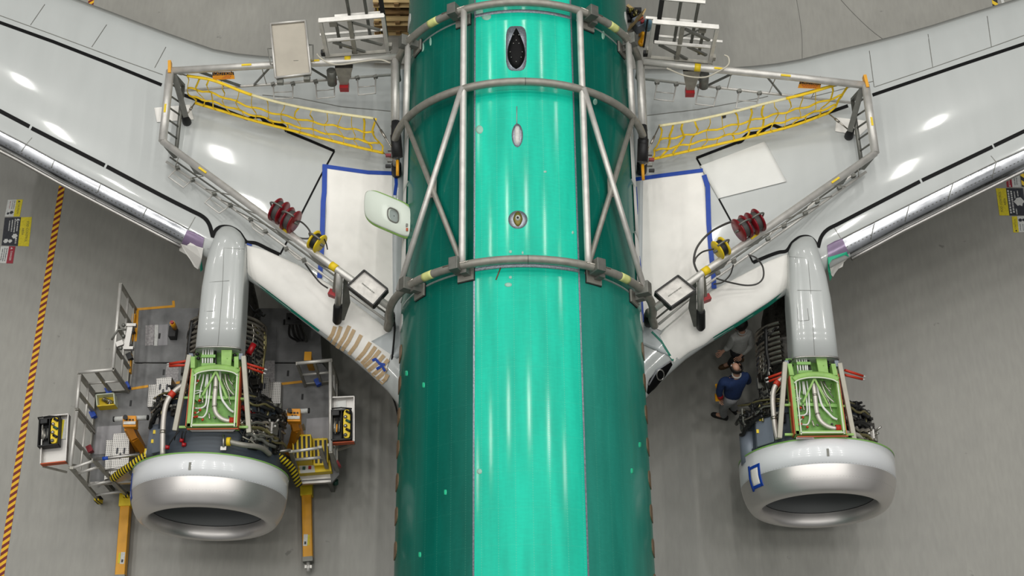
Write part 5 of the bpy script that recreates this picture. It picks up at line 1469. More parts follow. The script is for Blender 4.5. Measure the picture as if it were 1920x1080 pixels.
t = sheet('masking_paper', 'white masking paper over the right wing leading edge between engine pylon and fuselage', 'masking paper', [(1475, 478), (1340, 540), (1240, 640), (1440, 570)], group='masking paper on the wings')
sheet_poly(t, [(1476, 476), (1440, 490), (1390, 516), (1335, 545), (1290, 580), (1245, 618), (1230, 640)], [(1480, 538), (1440, 567), (1380, 605), (1337, 632), (1322, 645), (1292, 660), (1266, 680)], dz=.018, n=40, m=16)
t = sheet('masking_paper', 'torn white paper with green tape on the outer side of the right engine pylon', 'masking paper', [(1555, 490), (1588, 478), (1575, 500), (1558, 520)])
def drape(t, pts, nm, m_):
    mb = MB(); P = [G(*p) for p in pts]; mb.prism(P, V((0, .012, -.012))); mb.build(nm, m_, t)
drape(t, [(1553, 486, 2.98), (1575, 478, 2.98), (1587, 474, 2.95), (1590, 484, 2.85), (1582, 492, 2.75), (1580, 500, 2.7), (1572, 504, 2.65), (1566, 512, 2.6), (1562, 519, 2.55), (1557, 514, 2.7)], 'paper', 'paper')
drape(t, [(1552, 483, 3.0), (1588, 472, 2.99), (1592, 482, 2.9), (1585, 478, 2.97), (1560, 487, 2.99), (1554, 496, 2.97), (1558, 512, 2.8), (1560, 520, 2.62), (1556, 527, 2.6), (1553, 510, 2.9)], 'green_tape', mat('bright_green_tape', S(30, 170, 130), .5))
t = sheet('masking_paper', 'crumpled white paper draped on the outer side of the left engine pylon', 'masking paper', [(336, 462), (382, 462), (376, 500), (350, 480)])
drape(t, [(338, 456, 2.9), (352, 452, 2.98), (368, 462, 3.0), (381, 466, 3.0), (378, 485, 2.85), (377, 502, 2.6), (371, 505, 2.58), (364, 500, 2.6), (356, 486, 2.7), (350, 478, 2.75), (336, 470, 2.7)], 'paper', 'paper')
drape(t, [(374, 497, 2.66), (378, 488, 2.8), (380, 506, 2.6), (376, 510, 2.55)], 'green_tape', 'teal')
t = sheet('paper_sheet', 'small white paper sheet under the outer post of the left guard rail', 'paper', [(289, 202), (357, 196), (363, 224), (294, 229)], group='loose paper sheets'); sheet_poly(t, [(289, 202), (294, 229)], [(357, 196), (363, 224)], n=10, m=10)
t = sheet('paper_sheet', 'small white paper sheet under the outer post of the right guard rail', 'paper', [(1568, 220), (1612, 224), (1610, 254), (1566, 246)], group='loose paper sheets'); sheet_poly(t, [(1568, 220), (1566, 246)], [(1640, 228), (1612, 254)], n=10, m=10)
t = sheet('paper_sheet', 'large loose white sheet lying tilted on the right wing over the black line corner', 'paper', [(1313, 311), (1434, 265), (1475, 340), (1347, 372)], group='loose paper sheets'); sheet_poly(t, [(1313, 311), (1330, 342), (1347, 372)], [(1434, 265), (1455, 303), (1475, 340)], m_='paper2', dz=.022, n=12, m=16)
t = sheet('paper_patch', 'small black square patch on the right wing behind the net', 'patch', [(1353, 216), (1362, 215), (1362, 221), (1353, 221)]); sheet_poly(t, [(1353, 216), (1354, 222)], [(1361, 215), (1361, 220)], 'patch', 'black', n=3, m=3)

# ------------------------------------------------------------------ overwing exit door hinged open on the left side of the body
def hatch():
    C = [G(684, 350, 3.9), G(772, 386, 4.22), G(770, 448, 4.2), G(683, 411, 3.88)]
    c = sum(C, V((0, 0, 0))) / 4
    t = None
    ux = ((C[1] - C[0]) + (C[2] - C[3])) / 2; uy = ((C[0] - C[3]) + (C[1] - C[2])) / 2
    nrm = ux.cross(uy).normalized()
    def P(u, v, h=0): # u,v in -1..1
        return c + ux * (u / 2) + uy * (v / 2) + nrm * (h + .05 * (1 - v * v) - .03 * u * u)
    def se(ru, rv, cu, cv, n, pw): return [(cu + ru * math.copysign(abs(math.cos(2 * PI * k / n)) ** pw, math.cos(2 * PI * k / n)), cv + rv * math.copysign(abs(math.sin(2 * PI * k / n)) ** pw, math.sin(2 * PI * k / n))) for k in range(n)]
    n = 48
    out = se(1, 1, 0, 0, n, .42); mid = se(.96, .95, 0, 0, n, .45); win = se(.22, .38, .30, -.06, n, .7); win2 = se(.19, .34, .30, -.06, n, .7)
    mb = MB()
    rows = [[P(u, v, -.06) for u, v in out], [P(u, v, -.005) for u, v in out], [P(u, v, .0) for u, v in mid]]
    for k in (.35, .7): rows.append([P(lerp(a[0], b[0], k), lerp(a[1], b[1], k)) for a, b in zip(mid, win)])
    rows += [[P(u, v) for u, v in win], [P(u, v, -.03) for u, v in win2]]
    mb.grid(rows, True); t = mb.build('exit_door', 'cream', plane); t['label'] = 'pale green white overwing exit door swung open on the left side'
    mb = MB(); mb.grid([[P(u, v, -.028) for u, v in se(.195, .345, .30, -.06, n, .7)], [P(u * .1 + .27, v * .1 - .054, -.028) for u, v in se(.17, .29, .33, -.06, n, .7)]], True); mb.build('window_pane', 'glass', t)
    mb = MB(); mb.tube([P(u, v, .006) for u, v in se(.225, .39, .30, -.06, n, .7)], .010, 6, True); mb.build('window_seal', 'tubed', t)
    mb = MB(); mb.tube([P(u * .99, v * .99, -.065) for u, v in out], .03, 8, True); mb.build('green_frame', 'green', t)
    mb = MB(); mb.add([P(u, v, -.07) for u, v in out], [tuple(range(n))]); mb.build('inner_lining', 'greend', t, recalc=False)
    for u, v in ((.86, -.3), (.86, -.55)):
        mb = MB(); mb.box(P(u, v, .01), (.03, .05, .015)); mb.build('latch', 'rust' if v < -.5 else 'tubed', t)
hatch()
# ------------------------------------------------------------------ engine work stand round the left engine
ZD = 0.80
DG = lambda x, y, h=0.0: G(x, y, ZD + h)
stand = thing('engine_work_stand', 'grey railed work platform with yellow outrigger beams around the left engine', 'work platform', G(400, 720, 0))
def sp_(mb_, nm, m_, lab=None, par=None, bevel=0):
    o = mb_.build(nm, m_, par or stand, bevel)
    if lab: o['label'] = lab
    return o
def plate(pts, nm, m_, h=0.0, th=.06, lab=None, par=None):
    t = MB(); t.prism([DG(x, y, h) for x, y in pts], V((0, 0, -th))); return sp_(t, nm, m_, lab, par)
rear = plate([(255, 578), (598, 578), (604, 679), (251, 679)], 'deck', 'deck', lab='worn dark grey rear deck')
left = plate([(250, 682), (345, 682), (338, 760), (300, 830), (250, 905), (168, 908), (179, 744), (243, 735)], 'deck', 'deck')
right = plate([(455, 682), (604, 682), (634, 717), (636, 890), (622, 905), (556, 908), (535, 850), (490, 770)], 'deck', 'deck')
plate([(575, 785), (616, 782), (618, 825), (572, 826)], 'deck_plate', 'deckl', .006, .004, 'paler deck plate', right)
plate([(552, 886), (618, 880), (620, 897), (553, 902)], 'deck_plate', 'alu_dull', .006, .004, None, right)
plate([(182, 800), (228, 797), (226, 850), (176, 852)], 'deck_plate', 'deckl', .006, .004, 'paler deck plate', left)
for a, b in (((170, 907), (250, 904)), ((556, 907), (621, 903))):
    t = MB(); t.bar(DG(*a, .0), DG(*b, .0), .04, .08); sp_(t, 'deck_edge', 'alu_dull')
for pts, par in (([(257, 580), (328, 574)], rear), ([(326, 575), (325, 564)], rear), ([(246, 729), (278, 724)], left), ([(330, 718), (345, 716)], left), ([(527, 720), (572, 715)], right), ([(258, 582), (254, 640)], rear)):
    t = MB(); t.bar(DG(*pts[0], .004), DG(*pts[1], .004), .045, .008); sp_(t, 'yellow_edge_line', 'amber', 'yellow painted edge line', par)
for pts, m_, par in (([(273, 610), (290, 609), (289, 647), (272, 648)], 'decksign', rear), ([(290, 609), (297, 609), (295, 648), (288, 648)], 'wlabel', rear), ([(298, 609), (315, 608), (314, 647), (296, 648)], 'deckl', rear), ([(312, 686), (336, 684), (333, 720), (309, 720)], 'decksign', left), ([(492, 676), (515, 676), (515, 716), (492, 716)], 'decksign', right), ([(496, 606), (519, 605), (518, 644), (495, 644)], 'deck', rear)):
    plate(pts, 'deck_notice', m_, .005, .003, None, par)
for x, y, par in ((299, 630, rear), (307, 698, left), (245, 756, left), (540, 700, right), (567, 744, right), (533, 604, rear)):
    t = MB(); c = DG(x, y, .004); t.box(c, (.035, .105, .006)); sp_(t, 'hand_slot', 'black', 'black hand slot in the deck', par)
for x, y in ((260, 590), (255, 672), (200, 745), (190, 895), (590, 590), (600, 672), (625, 730), (615, 895), (420, 590), (330, 760), (500, 700)):
    p = DG(x, y, -.06); t = MB(); t.bar(p, V((p.x, p.y, .0)), .07, .07, (0, 1, 0)); sp_(t, 'leg', 'tubed')
# guard rails
def rail(a, b, n, clamp=None, H=1.05, base=0.0, mid=(.5,), m_='tube'):
    A, B = DG(*a, base), DG(*b, base); up = V((0, 0, H))
    t = MB(); t.tube([A + up, B + up], .030, 10); r_ = sp_(t, 'guard_rail', m_)
    for k in range(n + 1):
        p = A.lerp(B, k / n); t = MB(); t.bar(p + V((0, 0, .0)), p + up, .055, .04, (B - A)); sp_(t, 'post', 'tube2', None, r_)
    for f in mid:
        t = MB(); t.tube([A + up * f, B + up * f], .022, 8); sp_(t, 'middle_rail', m_, None, r_)
    t = MB(); t.bar(A + V((0, 0, .06)), B + V((0, 0, .06)), .02, .12); sp_(t, 'toe_board', 'tube2', None, r_)
    for u, c in clamp or ():
        p = A.lerp(B, u) + V((0, 0, .12)); t = MB(); t.box(p, (.09, .12, .10), None, .5); sp_(t, 'clamp', c, None, r_)
    return r_
rail((254, 580), (241, 733), 4, ((.30, 'black'), (.62, 'black'), (.97, 'blue')))
rail((179, 740), (241, 735), 2, ((.45, 'blue'),))
rail((181, 746), (176, 806), 2, ((.6, 'blue'),))
rail((176, 812), (165, 912), 2, ((.35, 'redd'),))
rail((573, 724), (634, 718), 2, ((.4, 'blue'),))
rail((633, 722), (634, 884), 4, ((.95, 'red'),))
# inner yellow toe posts by the left rail
for a, b in (((252, 590), (246, 640)), ((245, 665), (243, 700))):
    t = MB(); t.bar(DG(*a, .05), DG(*b, .05), .05, .1); sp_(t, 'yellow_toe_board', 'amber')
# clamp vice on the upper left rail
c = DG(246, 620, 1.06) + V((-.02, -.12, 0))
t = MB(); t.bar(c + V((0, .2, 0)), c + V((-.02, -.2, 0)), .09, .06); vice = sp_(t, 'rail_vice', 'alu_dull', 'bright metal vice clamped to the rail')
for dy in (.21, -.21):
    t = MB(); t.box(c + V((.02, dy, .01)), (.16, .05, .08)); sp_(t, 'vice_jaw', 'alu_dull', None, vice)
t = MB(); t.tube([c + V((-.06, .14, 0)), c + V((-.2, .13, .02)), c + V((-.28, -.06, .03))], .018, 8); sp_(t, 'vice_handle', 'tubed', None, vice)
t = MB(); t.box(c + V((-.14, -.12, 0)), (.12, .09, .06), None, .4); sp_(t, 'vice_block', 'alu_dull', None, vice)
for q in ((-.12, -.2), (-.1, .02), (-.12, .22)):
    t = MB(); t.ball(c + V((q[0], q[1], .0)), .035, 8, 5); sp_(t, 'vice_knob', 'tubed', None, vice)
# end ladders
def ladder(A0, A1, B0, B1, zt, zb_, rungs, m_='tube'):
    """posts A, B from top pixels to foot pixels; rungs as heights 0..1"""
    a0, a1, b0, b1 = G(*A0, zt), G(*A1, zb_), G(*B0, zt), G(*B1, zb_)
    t = MB(); t.bar(a0, a1, .06, .045, (0, 1, 0)); l_ = sp_(t, 'ladder', 'tube2')
    t = MB(); t.bar(b0, b1, .06, .045, (0, 1, 0)); sp_(t, 'stile', 'tube2', None, l_)
    for f in rungs:
        t = MB(); t.tube([a0.lerp(a1, f), b0.lerp(b1, f)], .026, 8); sp_(t, 'rung', m_, None, l_)
    return l_, a0, b0, a1, b1
l1, a0, b0, a1, b1 = ladder((175, 862), (239, 930), (134, 877), (184, 936), 1.88, .22, (.02, .18, .56, .86))
t = MB(); t.tube([a0, G(262, 852, 1.88)], .028, 8); top1 = sp_(t, 'top_handrail', 'alu_dull')
t = MB(); t.tube([a0.lerp(G(262, 852, 1.88), .2), a0.lerp(G(262, 852, 1.88), .32)], .031, 8); sp_(t, 'blue_tape_band', 'blue', None, top1)
t = MB(); t.tube([a0.lerp(a1, .3) + V((.0, 0, 0)), G(238, 876, 1.45)], .024, 8); sp_(t, 'middle_handrail', 'alu_dull')
for p in (a1, b1):
    t = MB(); t.box(p + V((0, 0, -.02)), (.09, .1, .24)); sp_(t, 'striped_foot', 'spiral', 'yellow and black striped foot', l1)
l2, c0, d0, c1, d1 = ladder((600, 838), (622, 904), (545, 846), (563, 902), 1.88, .3, (.02, .28, .66))
t = MB(); t.tube([d1 + V((.6, .02, -.02)), d1 + V((.6, -.03, -.08))], .05, 10); sp_(t, 'caster', 'dgreen', None, l2)
t = MB(); p = G(617, 834, 1.85); t.bar(p, G(633, 892, .5), .055, .045, (0, 1, 0)); sp_(t, 'corner_post', 'tube2')
t = MB(); t.box(G(631, 891, .55), (.07, .03, .12)); sp_(t, 'red_tag', 'red')
# yellow outrigger beams on the floor
for p, q, lx in (((238, 925), (226, 1086), 1), ((575, 905), (578, 1052), -1)):
    a, b = G(*p, .16), G(*q, .16); d = (b - a).normalized()
    t = MB(); t.bar(a, b, .165, .16); bm = sp_(t, 'outrigger_beam', 'amber', 'long amber yellow beam on the floor', None, .012)
    t = MB(); t.bar(a, a + d * .25, .2, .2); sp_(t, 'beam_socket', 'yellow', None, bm)
    t = MB(); t.bar(b - d * .06, b + d * .02, .17, .165); sp_(t, 'end_cap', 'tubed', None, bm)
    t = MB(); t.tube([b + d * .02, b + d * .18], .035, 8); t.box(b + d * .10, (.12, .05, .05)); sp_(t, 'leveling_screw', 'tube', None, bm)
    c = b - d * .34
    t = MB(); t.box(c + V((lx * .03, 0, .082)), (.07, .20, .004)); sp_(t, 'white_label', 'wlabel', 'white instruction label', bm)
    t = MB(); t.box(c + V((-lx * .025, 0, .083)), (.035, .18, .004)); sp_(t, 'yellow_label', 'ylabel', None, bm)
    t = MB(); t.box(c + V((lx * .03, -.05, .086)), (.03, .05, .004)); sp_(t, 'black_symbol', 'klabel', None, bm)
    t = MB(); t.box(V((a.lerp(b, .85).x, a.lerp(b, .85).y, .04)), (.12, .12, .08)); sp_(t, 'beam_foot', 'tubed', None, bm)
# orange support heads gripping the engine
def head(x0, y0, x1, y1, rod, arm, lab):
    q = [G(x0, y1, 1.75), G(x1, y1, 1.75), G(x1, y0, 1.75), G(x0, y0, 1.75)]
    t = MB(); t.box8([p - V((0, 0, .16)) for p in q], q); h = sp_(t, 'support_head', 'orange', lab, None, .01)
    t = MB(); t.tube([G(*rod[0], 1.66), G(*rod[1], 1.66)], .042, 12); sp_(t, 'push_rod', 'wlabel', 'pale push rod', h)
    for p in rod: 
        t = MB(); t.tube([G(*p, 1.66) - V((.012, 0, 0)), G(*p, 1.66) + V((.012, 0, 0))], .046, 12); sp_(t, 'rod_end', 'black', None, h)
    t = MB(); t.box((q[0] + q[1]) / 2 + V((0, .06, .012)), ((q[1] - q[0]).length * .9, .05, .02)); sp_(t, 'white_strip', 'wlabel', None, h)
    t = MB(); c = (q[2] + q[3]) / 2 + V((0, -.08, .012)); add_marks(t, c + V((.02, 0, .004)), (1, 0, 0), (0, 1, 0), .13, .028, 5); add_marks(t, c + V((.02, -.05, .004)), (1, 0, 0), (0, 1, 0), .09, .024, 6); sp_(t, 'printed_mark', 'black', None, h)
    t = MB(); t.tube([G(x0 + 5, y0 + 4, 1.78), G(x0 + 5, y0 + 3, 1.84)], .04, 10); sp_(t, 'knob', 'black', None, h)
    t = MB(); P = [G(*p) for p in arm]
    for a, b in zip(P[:-1], P[1:]): t.bar(a, b, .11, .12)
    sp_(t, 'support_arm', mat('amber_brown_arm', S(176, 112, 20), .45, 0, .1, 6), None, h)
    t = MB(); p = P[0]; t.bar(p, V((p.x, p.y - .1, ZD)), .14, .14, (0, 1, 0)); sp_(t, 'support_column', 'orange', None, h)
    return h
head(230, 779, 255, 800, ((214, 786), (277, 783)), ((242, 800, 1.62), (252, 822, 1.5), (268, 845, 1.2), (276, 870, 1.0)), 'orange support head beside the left of the engine')
head(538, 766, 563, 790, ((526, 774), (579, 770)), ((552, 788, 1.62), (556, 805, 1.5), (550, 830, 1.2), (542, 850, 1.0)), 'orange support head beside the right of the engine')
# foam wrapped curved bars at the front corners
for pts, lab in ((((279, 851, 1.85), (262, 861, 1.85), (244, 874, 1.8), (226, 886, 1.6), (212, 897, 1.4)), None), (((503, 846, 1.9), (516, 853, 1.9), (532, 863, 1.8), (545, 875, 1.6), (553, 891, 1.4), (560, 908, 1.1)), None)):
    t = MB(); t.tube(smooth([G(*p) for p in pts], 6), .062, 12); pb = sp_(t, 'padded_bar', 'spiral' if pts[0][0] < 400 else 'spiral2', 'bar wrapped in black and yellow striped foam')
    t = MB(); t.box(G(*pts[0]), (.12, .14, .12)); sp_(t, 'bar_end', 'yellow', None, pb)
    t = MB(); t.box(G(*pts[0]) + V((0, .0, .065)), (.06, .06, .02)); sp_(t, 'end_plate', 'alu_dull', None, pb)
t = MB(); t.tube([G(503, 848, 1.9), G(545, 844, 1.88)], .028, 8); sp_(t, 'top_handrail', 'alu_dull')
# trays hung outside the rails
def tray(c4, z, nm):
    q = [G(x, y, z) for x, y in c4]
    t = MB(); t.box8([p - V((0, 0, .03)) for p in q][::-1], q[::-1]); tr = sp_(t, 'tool_tray', 'alu_dull', nm)
    for i, m_ in enumerate(('alu_dull', 'alu_dull', 'rust', 'alu_dull')):
        a, b = q[i], q[(i + 1) % 4]
        t = MB(); t.bar(a + V((0, 0, .04)), b + V((0, 0, .04)), .018, .12); sp_(t, 'tray_side', m_, 'orange red front edge' if m_ == 'rust' else None, tr)
    for i in (2, 3):
        t = MB(); s_ = 1 if c4[0][0] < 300 else -1
        t.bar(q[i] - V((0, 0, .04)), q[i] + V((s_ * .3, 0, -.35)) if (i == 3) == (s_ > 0) else q[i] + V((0, .1, -.45)), .03, .03); sp_(t, 'tray_strut', 'tube2', None, tr)
    return q
tqL = tray([(84, 785), (131, 780), (126, 868), (79, 873)], 1.72, 'tray outside the left rail')
tqR = tray([(621, 749), (665, 747), (665, 831), (620, 834)], 1.72, 'tray outside the right rail')

# ---- things lying on the stand
def step_stool(lo, hi, z_lo, z_hi, label, words=False):
    t = thing('step_stool', label, 'step stool', DG(sum(p[0] for p in lo) / 4, sum(p[1] for p in lo) / 4), 'perforated aluminium step stools')
    for nm, pts, z in (('lower_tread', lo, z_lo), ('upper_tread', hi, z_hi)):
        q = [DG(x, y, z) for x, y in pts]
        mb = MB(); mb.box8([p - V((0, 0, .03)) for p in q][::-1], q[::-1]); mb.build(nm, 'perf', t, .004)
        mb = MB()
        b = [V((p.x, p.y, ZD + .0)) for p in q]
        for i in range(4):
            a_, b_ = i, (i + 1) % 4
            mb.add([b[a_], b[b_], q[b_] - V((0, 0, .03)), q[a_] - V((0, 0, .03))], [(0, 1, 2, 3)])
        mb.build('side_panel', 'alu_dull', t)
        if words and nm == 'upper_tread':
            c = sum(q, V((0, 0, 0))) / 4
            for k in range(3):
                mb = MB(); mb.box(c + V((-.06 + .06 * k, .05 - .09 * (k % 2), .003)), (.03, .10, .004)); mb.build('black_mark', 'klabel', t)
    return t
step_stool([(279, 721), (293, 720), (292, 762), (276, 763)], [(293, 709), (322, 707), (318, 752), (291, 756)], .22, .42, 'perforated aluminium two step stool at the upper left of the left engine', True)
step_stool([(199, 825), (214, 824), (212, 893), (195, 900)], [(212, 813), (243, 811), (241, 886), (207, 893)], .22, .42, 'perforated aluminium two step stool by the front left ladder', True)
step_stool([(507, 716), (527, 716), (526, 757), (505, 757)], [(476, 709), (504, 707), (503, 748), (474, 752)], .22, .42, 'perforated aluminium two step stool right of the left engine', True)
def yellow_steps(x0, x1, y0, y1, z, n, label):
    q = [DG(x0, y0, z), DG(x1, y0 - 1, z), DG(x1 + 1, y1, z), DG(x0 + 1, y1 + 1, z)]
    t = thing('yellow_step', label, 'step', DG((x0 + x1) / 2, y1), 'yellow steps with black grip strips')
    mb = MB(); mb.box8([V((p.x, p.y, ZD)) for p in q][::-1], q[::-1]); mb.build('body', 'yellow', t, .008)
    for k in range(n):
        u = (k + .5) / n
        a, b = q[0].lerp(q[1], u), q[3].lerp(q[2], u)
        mb = MB(); mb.bar(a.lerp(b, .08) + V((0, 0, .005)), a.lerp(b, .92) + V((0, 0, .005)), (q[1] - q[0]).length / n * .52, .012); mb.build('grip_strip', 'black', t)
        mb = MB(); mb.bar(q[0].lerp(q[1], k / n) + V((0, 0, .004)), q[3].lerp(q[2], k / n) + V((0, 0, .004)), .012, .02); mb.build('edge_bead', 'yellow', t)
    return t
yellow_steps(549, 583, 815, 862, .46, 4, 'taller yellow step with four black grip strips on the right of the stand')
yellow_steps(588, 614, 822, 872, .26, 3, 'lower yellow step with three black grip strips beside the right rail')
t = thing('yellow_box', 'flat yellow box with grey label in front of the yellow steps', 'box', DG(590, 878))
q = [DG(557, 868, .16), DG(618, 862, .16), DG(622, 883, .16), DG(560, 888, .16)]
mb = MB(); mb.box8([V((p.x, p.y, ZD)) for p in q][::-1], q[::-1]); mb.build('body', 'yellow', t, .01)
q2 = [q[0].lerp(q[1], .05), q[0].lerp(q[1], .5), q[3].lerp(q[2], .5), q[3].lerp(q[2], .05)]
mb = MB(); mb.prism([p + V((0, 0, .003)) for p in q2], V((0, 0, .003))); mb.build('grey_label', 'notegrey', t)
for u, m_ in ((.3, 'dgreen'), (.7, 'red')):
    p = q2[0].lerp(q2[1], u).lerp(q2[3].lerp(q2[2], u), .55); mb = MB(); mb.box(p + V((0, 0, .009)), (.05, .06, .004)); mb.build('label_mark', m_, t)
t = thing('parts_bin', 'small yellow bin with grey parts in the corner of the left rails', 'bin', DG(197, 752))
q = [DG(180, 740, .2), DG(213, 737, .2), DG(215, 758, .2), DG(182, 761, .2)]
for i in range(4):
    a, b = q[i], q[(i + 1) % 4]; mb = MB(); mb.bar(a - V((0, 0, .1)), b - V((0, 0, .1)), .018, .2); mb.build('side', 'seal' if i != 2 else 'yellow', t)
mb = MB(); mb.prism([p - V((0, 0, .19)) for p in q], V((0, 0, .03))); mb.build('bottom', 'yellow', t)
for k in range(7):
    p = q[0].lerp(q[1], .25 + .1 * k % .6 + .1).lerp(q[3].lerp(q[2], .3 + .08 * k), .3 + .06 * k); mb = MB(); mb.tube([p - V((.03, .01 * k, .13)), p + V((.02, .02, -.09))], .02, 7); mb.build('metal_part', ['steel', 'tubed', 'brass'][k % 3], t)
t = thing('caution_pad', 'grey caution placard leaning by the right orange support', 'placard', DG(558, 812))
a, b, c, d = G(546, 805, 1.15), G(570, 795, 1.2), G(573, 806, 1.0), G(549, 816, .95)
mb = MB(); mb.prism([a, b, c, d], V((0, 0, .02))); mb.build('board', 'beam', t)
for u in (.3, .6):
    p = a.lerp(b, u).lerp(d.lerp(c, u), .5); mb = MB(); mb.box(p + V((0, 0, .025)), (.05, .05, .01), None, .4); mb.build('mark', 'klabel', t)
mb = MB(); mb.bar((c + d) / 2, V((((c + d) / 2).x, ((c + d) / 2).y, ZD)), .04, .04, (0, 1, 0)); mb.build('stand_leg', 'tubed', t)
# paper tag and note on the trays
p = (tqR[0] + tqR[1]) / 2
t = MB(); t.box(p + V((-.02, -.12, .008)), (.17, .16, .012), None, .15); tag(t.build('paper_note', 'paper2'), 'white paper note lying in the tray at the right of the stand', 'note')
# tool cases
def tool_case(q, u0, u1, v0, v1, flip, label):
    P = lambda u, v, h=0: q[0].lerp(q[1], lerp(u0, u1, u)).lerp(q[3].lerp(q[2], lerp(u0, u1, u)), lerp(v0, v1, v)) + V((0, 0, h))
    t = thing('tool_case', label, 'tool case', P(.5, .5), 'open black and yellow tool cases')
    def blk(a, b, c, d, z0, z1, nm, m_, bv=.008):
        k = MB(); k.box8([P(a, d, z0), P(b, d, z0), P(b, c, z0), P(a, c, z0)], [P(a, d, z1), P(b, d, z1), P(b, c, z1), P(a, c, z1)]); return k.build(nm, m_, t, bv)
    blk(0, 1, 0, 1, .0, .05, 'base', 'black')
    for a, b, c, d in ((0, .05, 0, 1), (.95, 1, 0, 1), (0, 1, 0, .05), (0, 1, .95, 1), (.5, .55, 0, 1)): blk(a, b, c, d, .04, .16, 'wall', 'black')
    x0, x1 = (.62, .96)
    k = MB(); ring = [P(lerp(x0, x1, .5 + .5 * math.copysign(abs(math.cos(w_)) ** .5, math.cos(w_))), .5 + .46 * math.copysign(abs(math.sin(w_)) ** .5, math.sin(w_)), .12) for w_ in [2 * PI * j / 24 for j in range(24)]]
    k.prism(ring, V((0, 0, .06))); k.build('yellow_tray', 'yellow', t, .006)
    for j in range(6):
        k = MB(); p = P(.79 + .06 * (-1) ** j, .14 + .145 * j, .19)
        if j % 2: k.ball(p, .032, 8, 6)
        else: k.tube([p + V((-.03, .02, 0)), p + V((.04, -.02, .02))], .022, 7)
        k.build('tool', ['black', 'steel', 'dgreen', 'alu_dull', 'black', 'tubed'][j], t)
    for j in range(5):
        k = MB(); p = P(.18 + .06 * j, .25 + .1 * (j % 3), .1); r2 = P(.16 + .06 * j, .7 + .06 * (j % 2), .1); k.tube([p, r2], .015, 7); k.build('tool', ['steel', 'tubed', 'orange' if flip else 'steel', 'black', 'tubed'][j], t)
    blk(.08, .42, .04, .20, .06, .17, 'lid_block', 'black')
    k = MB(); k.tube([P(-.02, .02, .1), P(-.06, -.04, .14), P(.5, -.05, .15), P(1.02, -.02, .12)], .012, 6); k.build('carry_strap', 'black', t)
    return t
tool_case(tqL, -.12, .72, .06, .66, False, 'open black and yellow tool case in the tray left of the stand')
tool_case(tqR, .03, .90, .30, .98, True, 'open black and yellow tool case with orange tools in the tray right of the stand')
t = MB(); t.box(tqL[0].lerp(tqL[1], .85).lerp(tqL[3].lerp(tqL[2], .85), .28) + V((0, 0, .008)), (.11, .34, .006)); o = t.build('instruction_sheet', 'wlabel'); tag(o, 'white and yellow instruction sheet in the left tray', 'sheet')
t = MB(); t.box(tqL[0].lerp(tqL[1], .80).lerp(tqL[3].lerp(tqL[2], .80), .28) + V((-.03, 0, .014)), (.04, .33, .004)); t.build('yellow_band', 'ylabel', o)
# rear gear under the engine tail: cable bundle, red bin, yellow parts seen in the shade
t = thing('tool_trolley', 'dark narrow trolley with hanging cables on the shaded rear deck', 'trolley', DG(566, 640))
p = DG(566, 640, 0)
for dx in (-.08, .08):
    mb = MB(); mb.bar(p + V((dx, 0, 0)), p + V((dx, 0, 1.0)), .04, .04, (0, 1, 0)); mb.build('post', 'tubed', t)
for k in range(4):
    mb = MB(); mb.tube(smooth([p + V((-.08 + .05 * k, -.03, .9)), p + V((-.14 + .08 * k, -.10, .5)), p + V((-.06 + .04 * k, -.06, .2)), p + V((0, 0, .06))], 5), .02, 7); mb.build('cable', 'black', t)
mb = MB(); mb.box(p + V((0, 0, .98)), (.26, .2, .04)); mb.build('top_shelf', 'dark2', t)
t = thing('engine_support_post', 'yellow and orange upright support post on the shaded right deck', 'post', DG(585, 690))
p = DG(585, 690)
mb = MB(); mb.bar(p, p + V((0, 0, .5)), .10, .10, (0, 1, 0)); mb.build('column', 'amber', t)
mb = MB(); mb.box(p + V((0, 0, .52)), (.12, .16, .06)); mb.build('cap', 'amber', t)
t = thing('jack_stand', 'small yellow and black jack behind the left side of the engine core', 'jack', DG(328, 628))
p = DG(330, 628)
mb = MB(); mb.box(p + V((-.03, 0, .09)), (.12, .2, .18)); mb.build('base', 'black', t)
mb = MB(); mb.tube([p + V((.02, .05, .2)), p + V((.02, .05, .42))], .045, 10); mb.build('column', 'amber', t)
mb = MB(); mb.tube([p + V((.02, .05, .42)), p + V((.02, .05, .46))], .03, 8); mb.build('knob', 'red', t)
# ------------------------------------------------------------------ two people on the floor by the right engine
def skin_mesh(nm, verts, edges, radii, m_, parent, root=0, sub=2):
    me = bpy.data.meshes.new(nm); me.from_pydata([tuple(v) for v in verts], edges, []); me.update()
    o = bpy.data.objects.new(nm, me); COL.objects.link(o)
    md = o.modifiers.new('skin', 'SKIN'); md.use_smooth_shade = True
    if not me.skin_vertices: me.attributes
    for i, sv in enumerate(me.skin_vertices[0].data):
        r = radii[i]; sv.radius = r if isinstance(r, tuple) else (r, r)
        sv.use_root = (i == root)
    s = o.modifiers.new('subdivision', 'SUBSURF'); s.levels = sub; s.render_levels = sub
    me.materials.append(MT[m_])
    bpy.context.view_layer.update()
    ev = bpy.data.meshes.new_from_object(o.evaluated_get(bpy.context.evaluated_depsgraph_get()))
    o.modifiers.clear(); o.data = ev; ev.name = nm
    bpy.data.meshes.remove(me)
    for p in ev.polygons: p.use_smooth = True
    if not ev.materials: ev.materials.append(MT[m_])
    attach(o, parent)
    return o
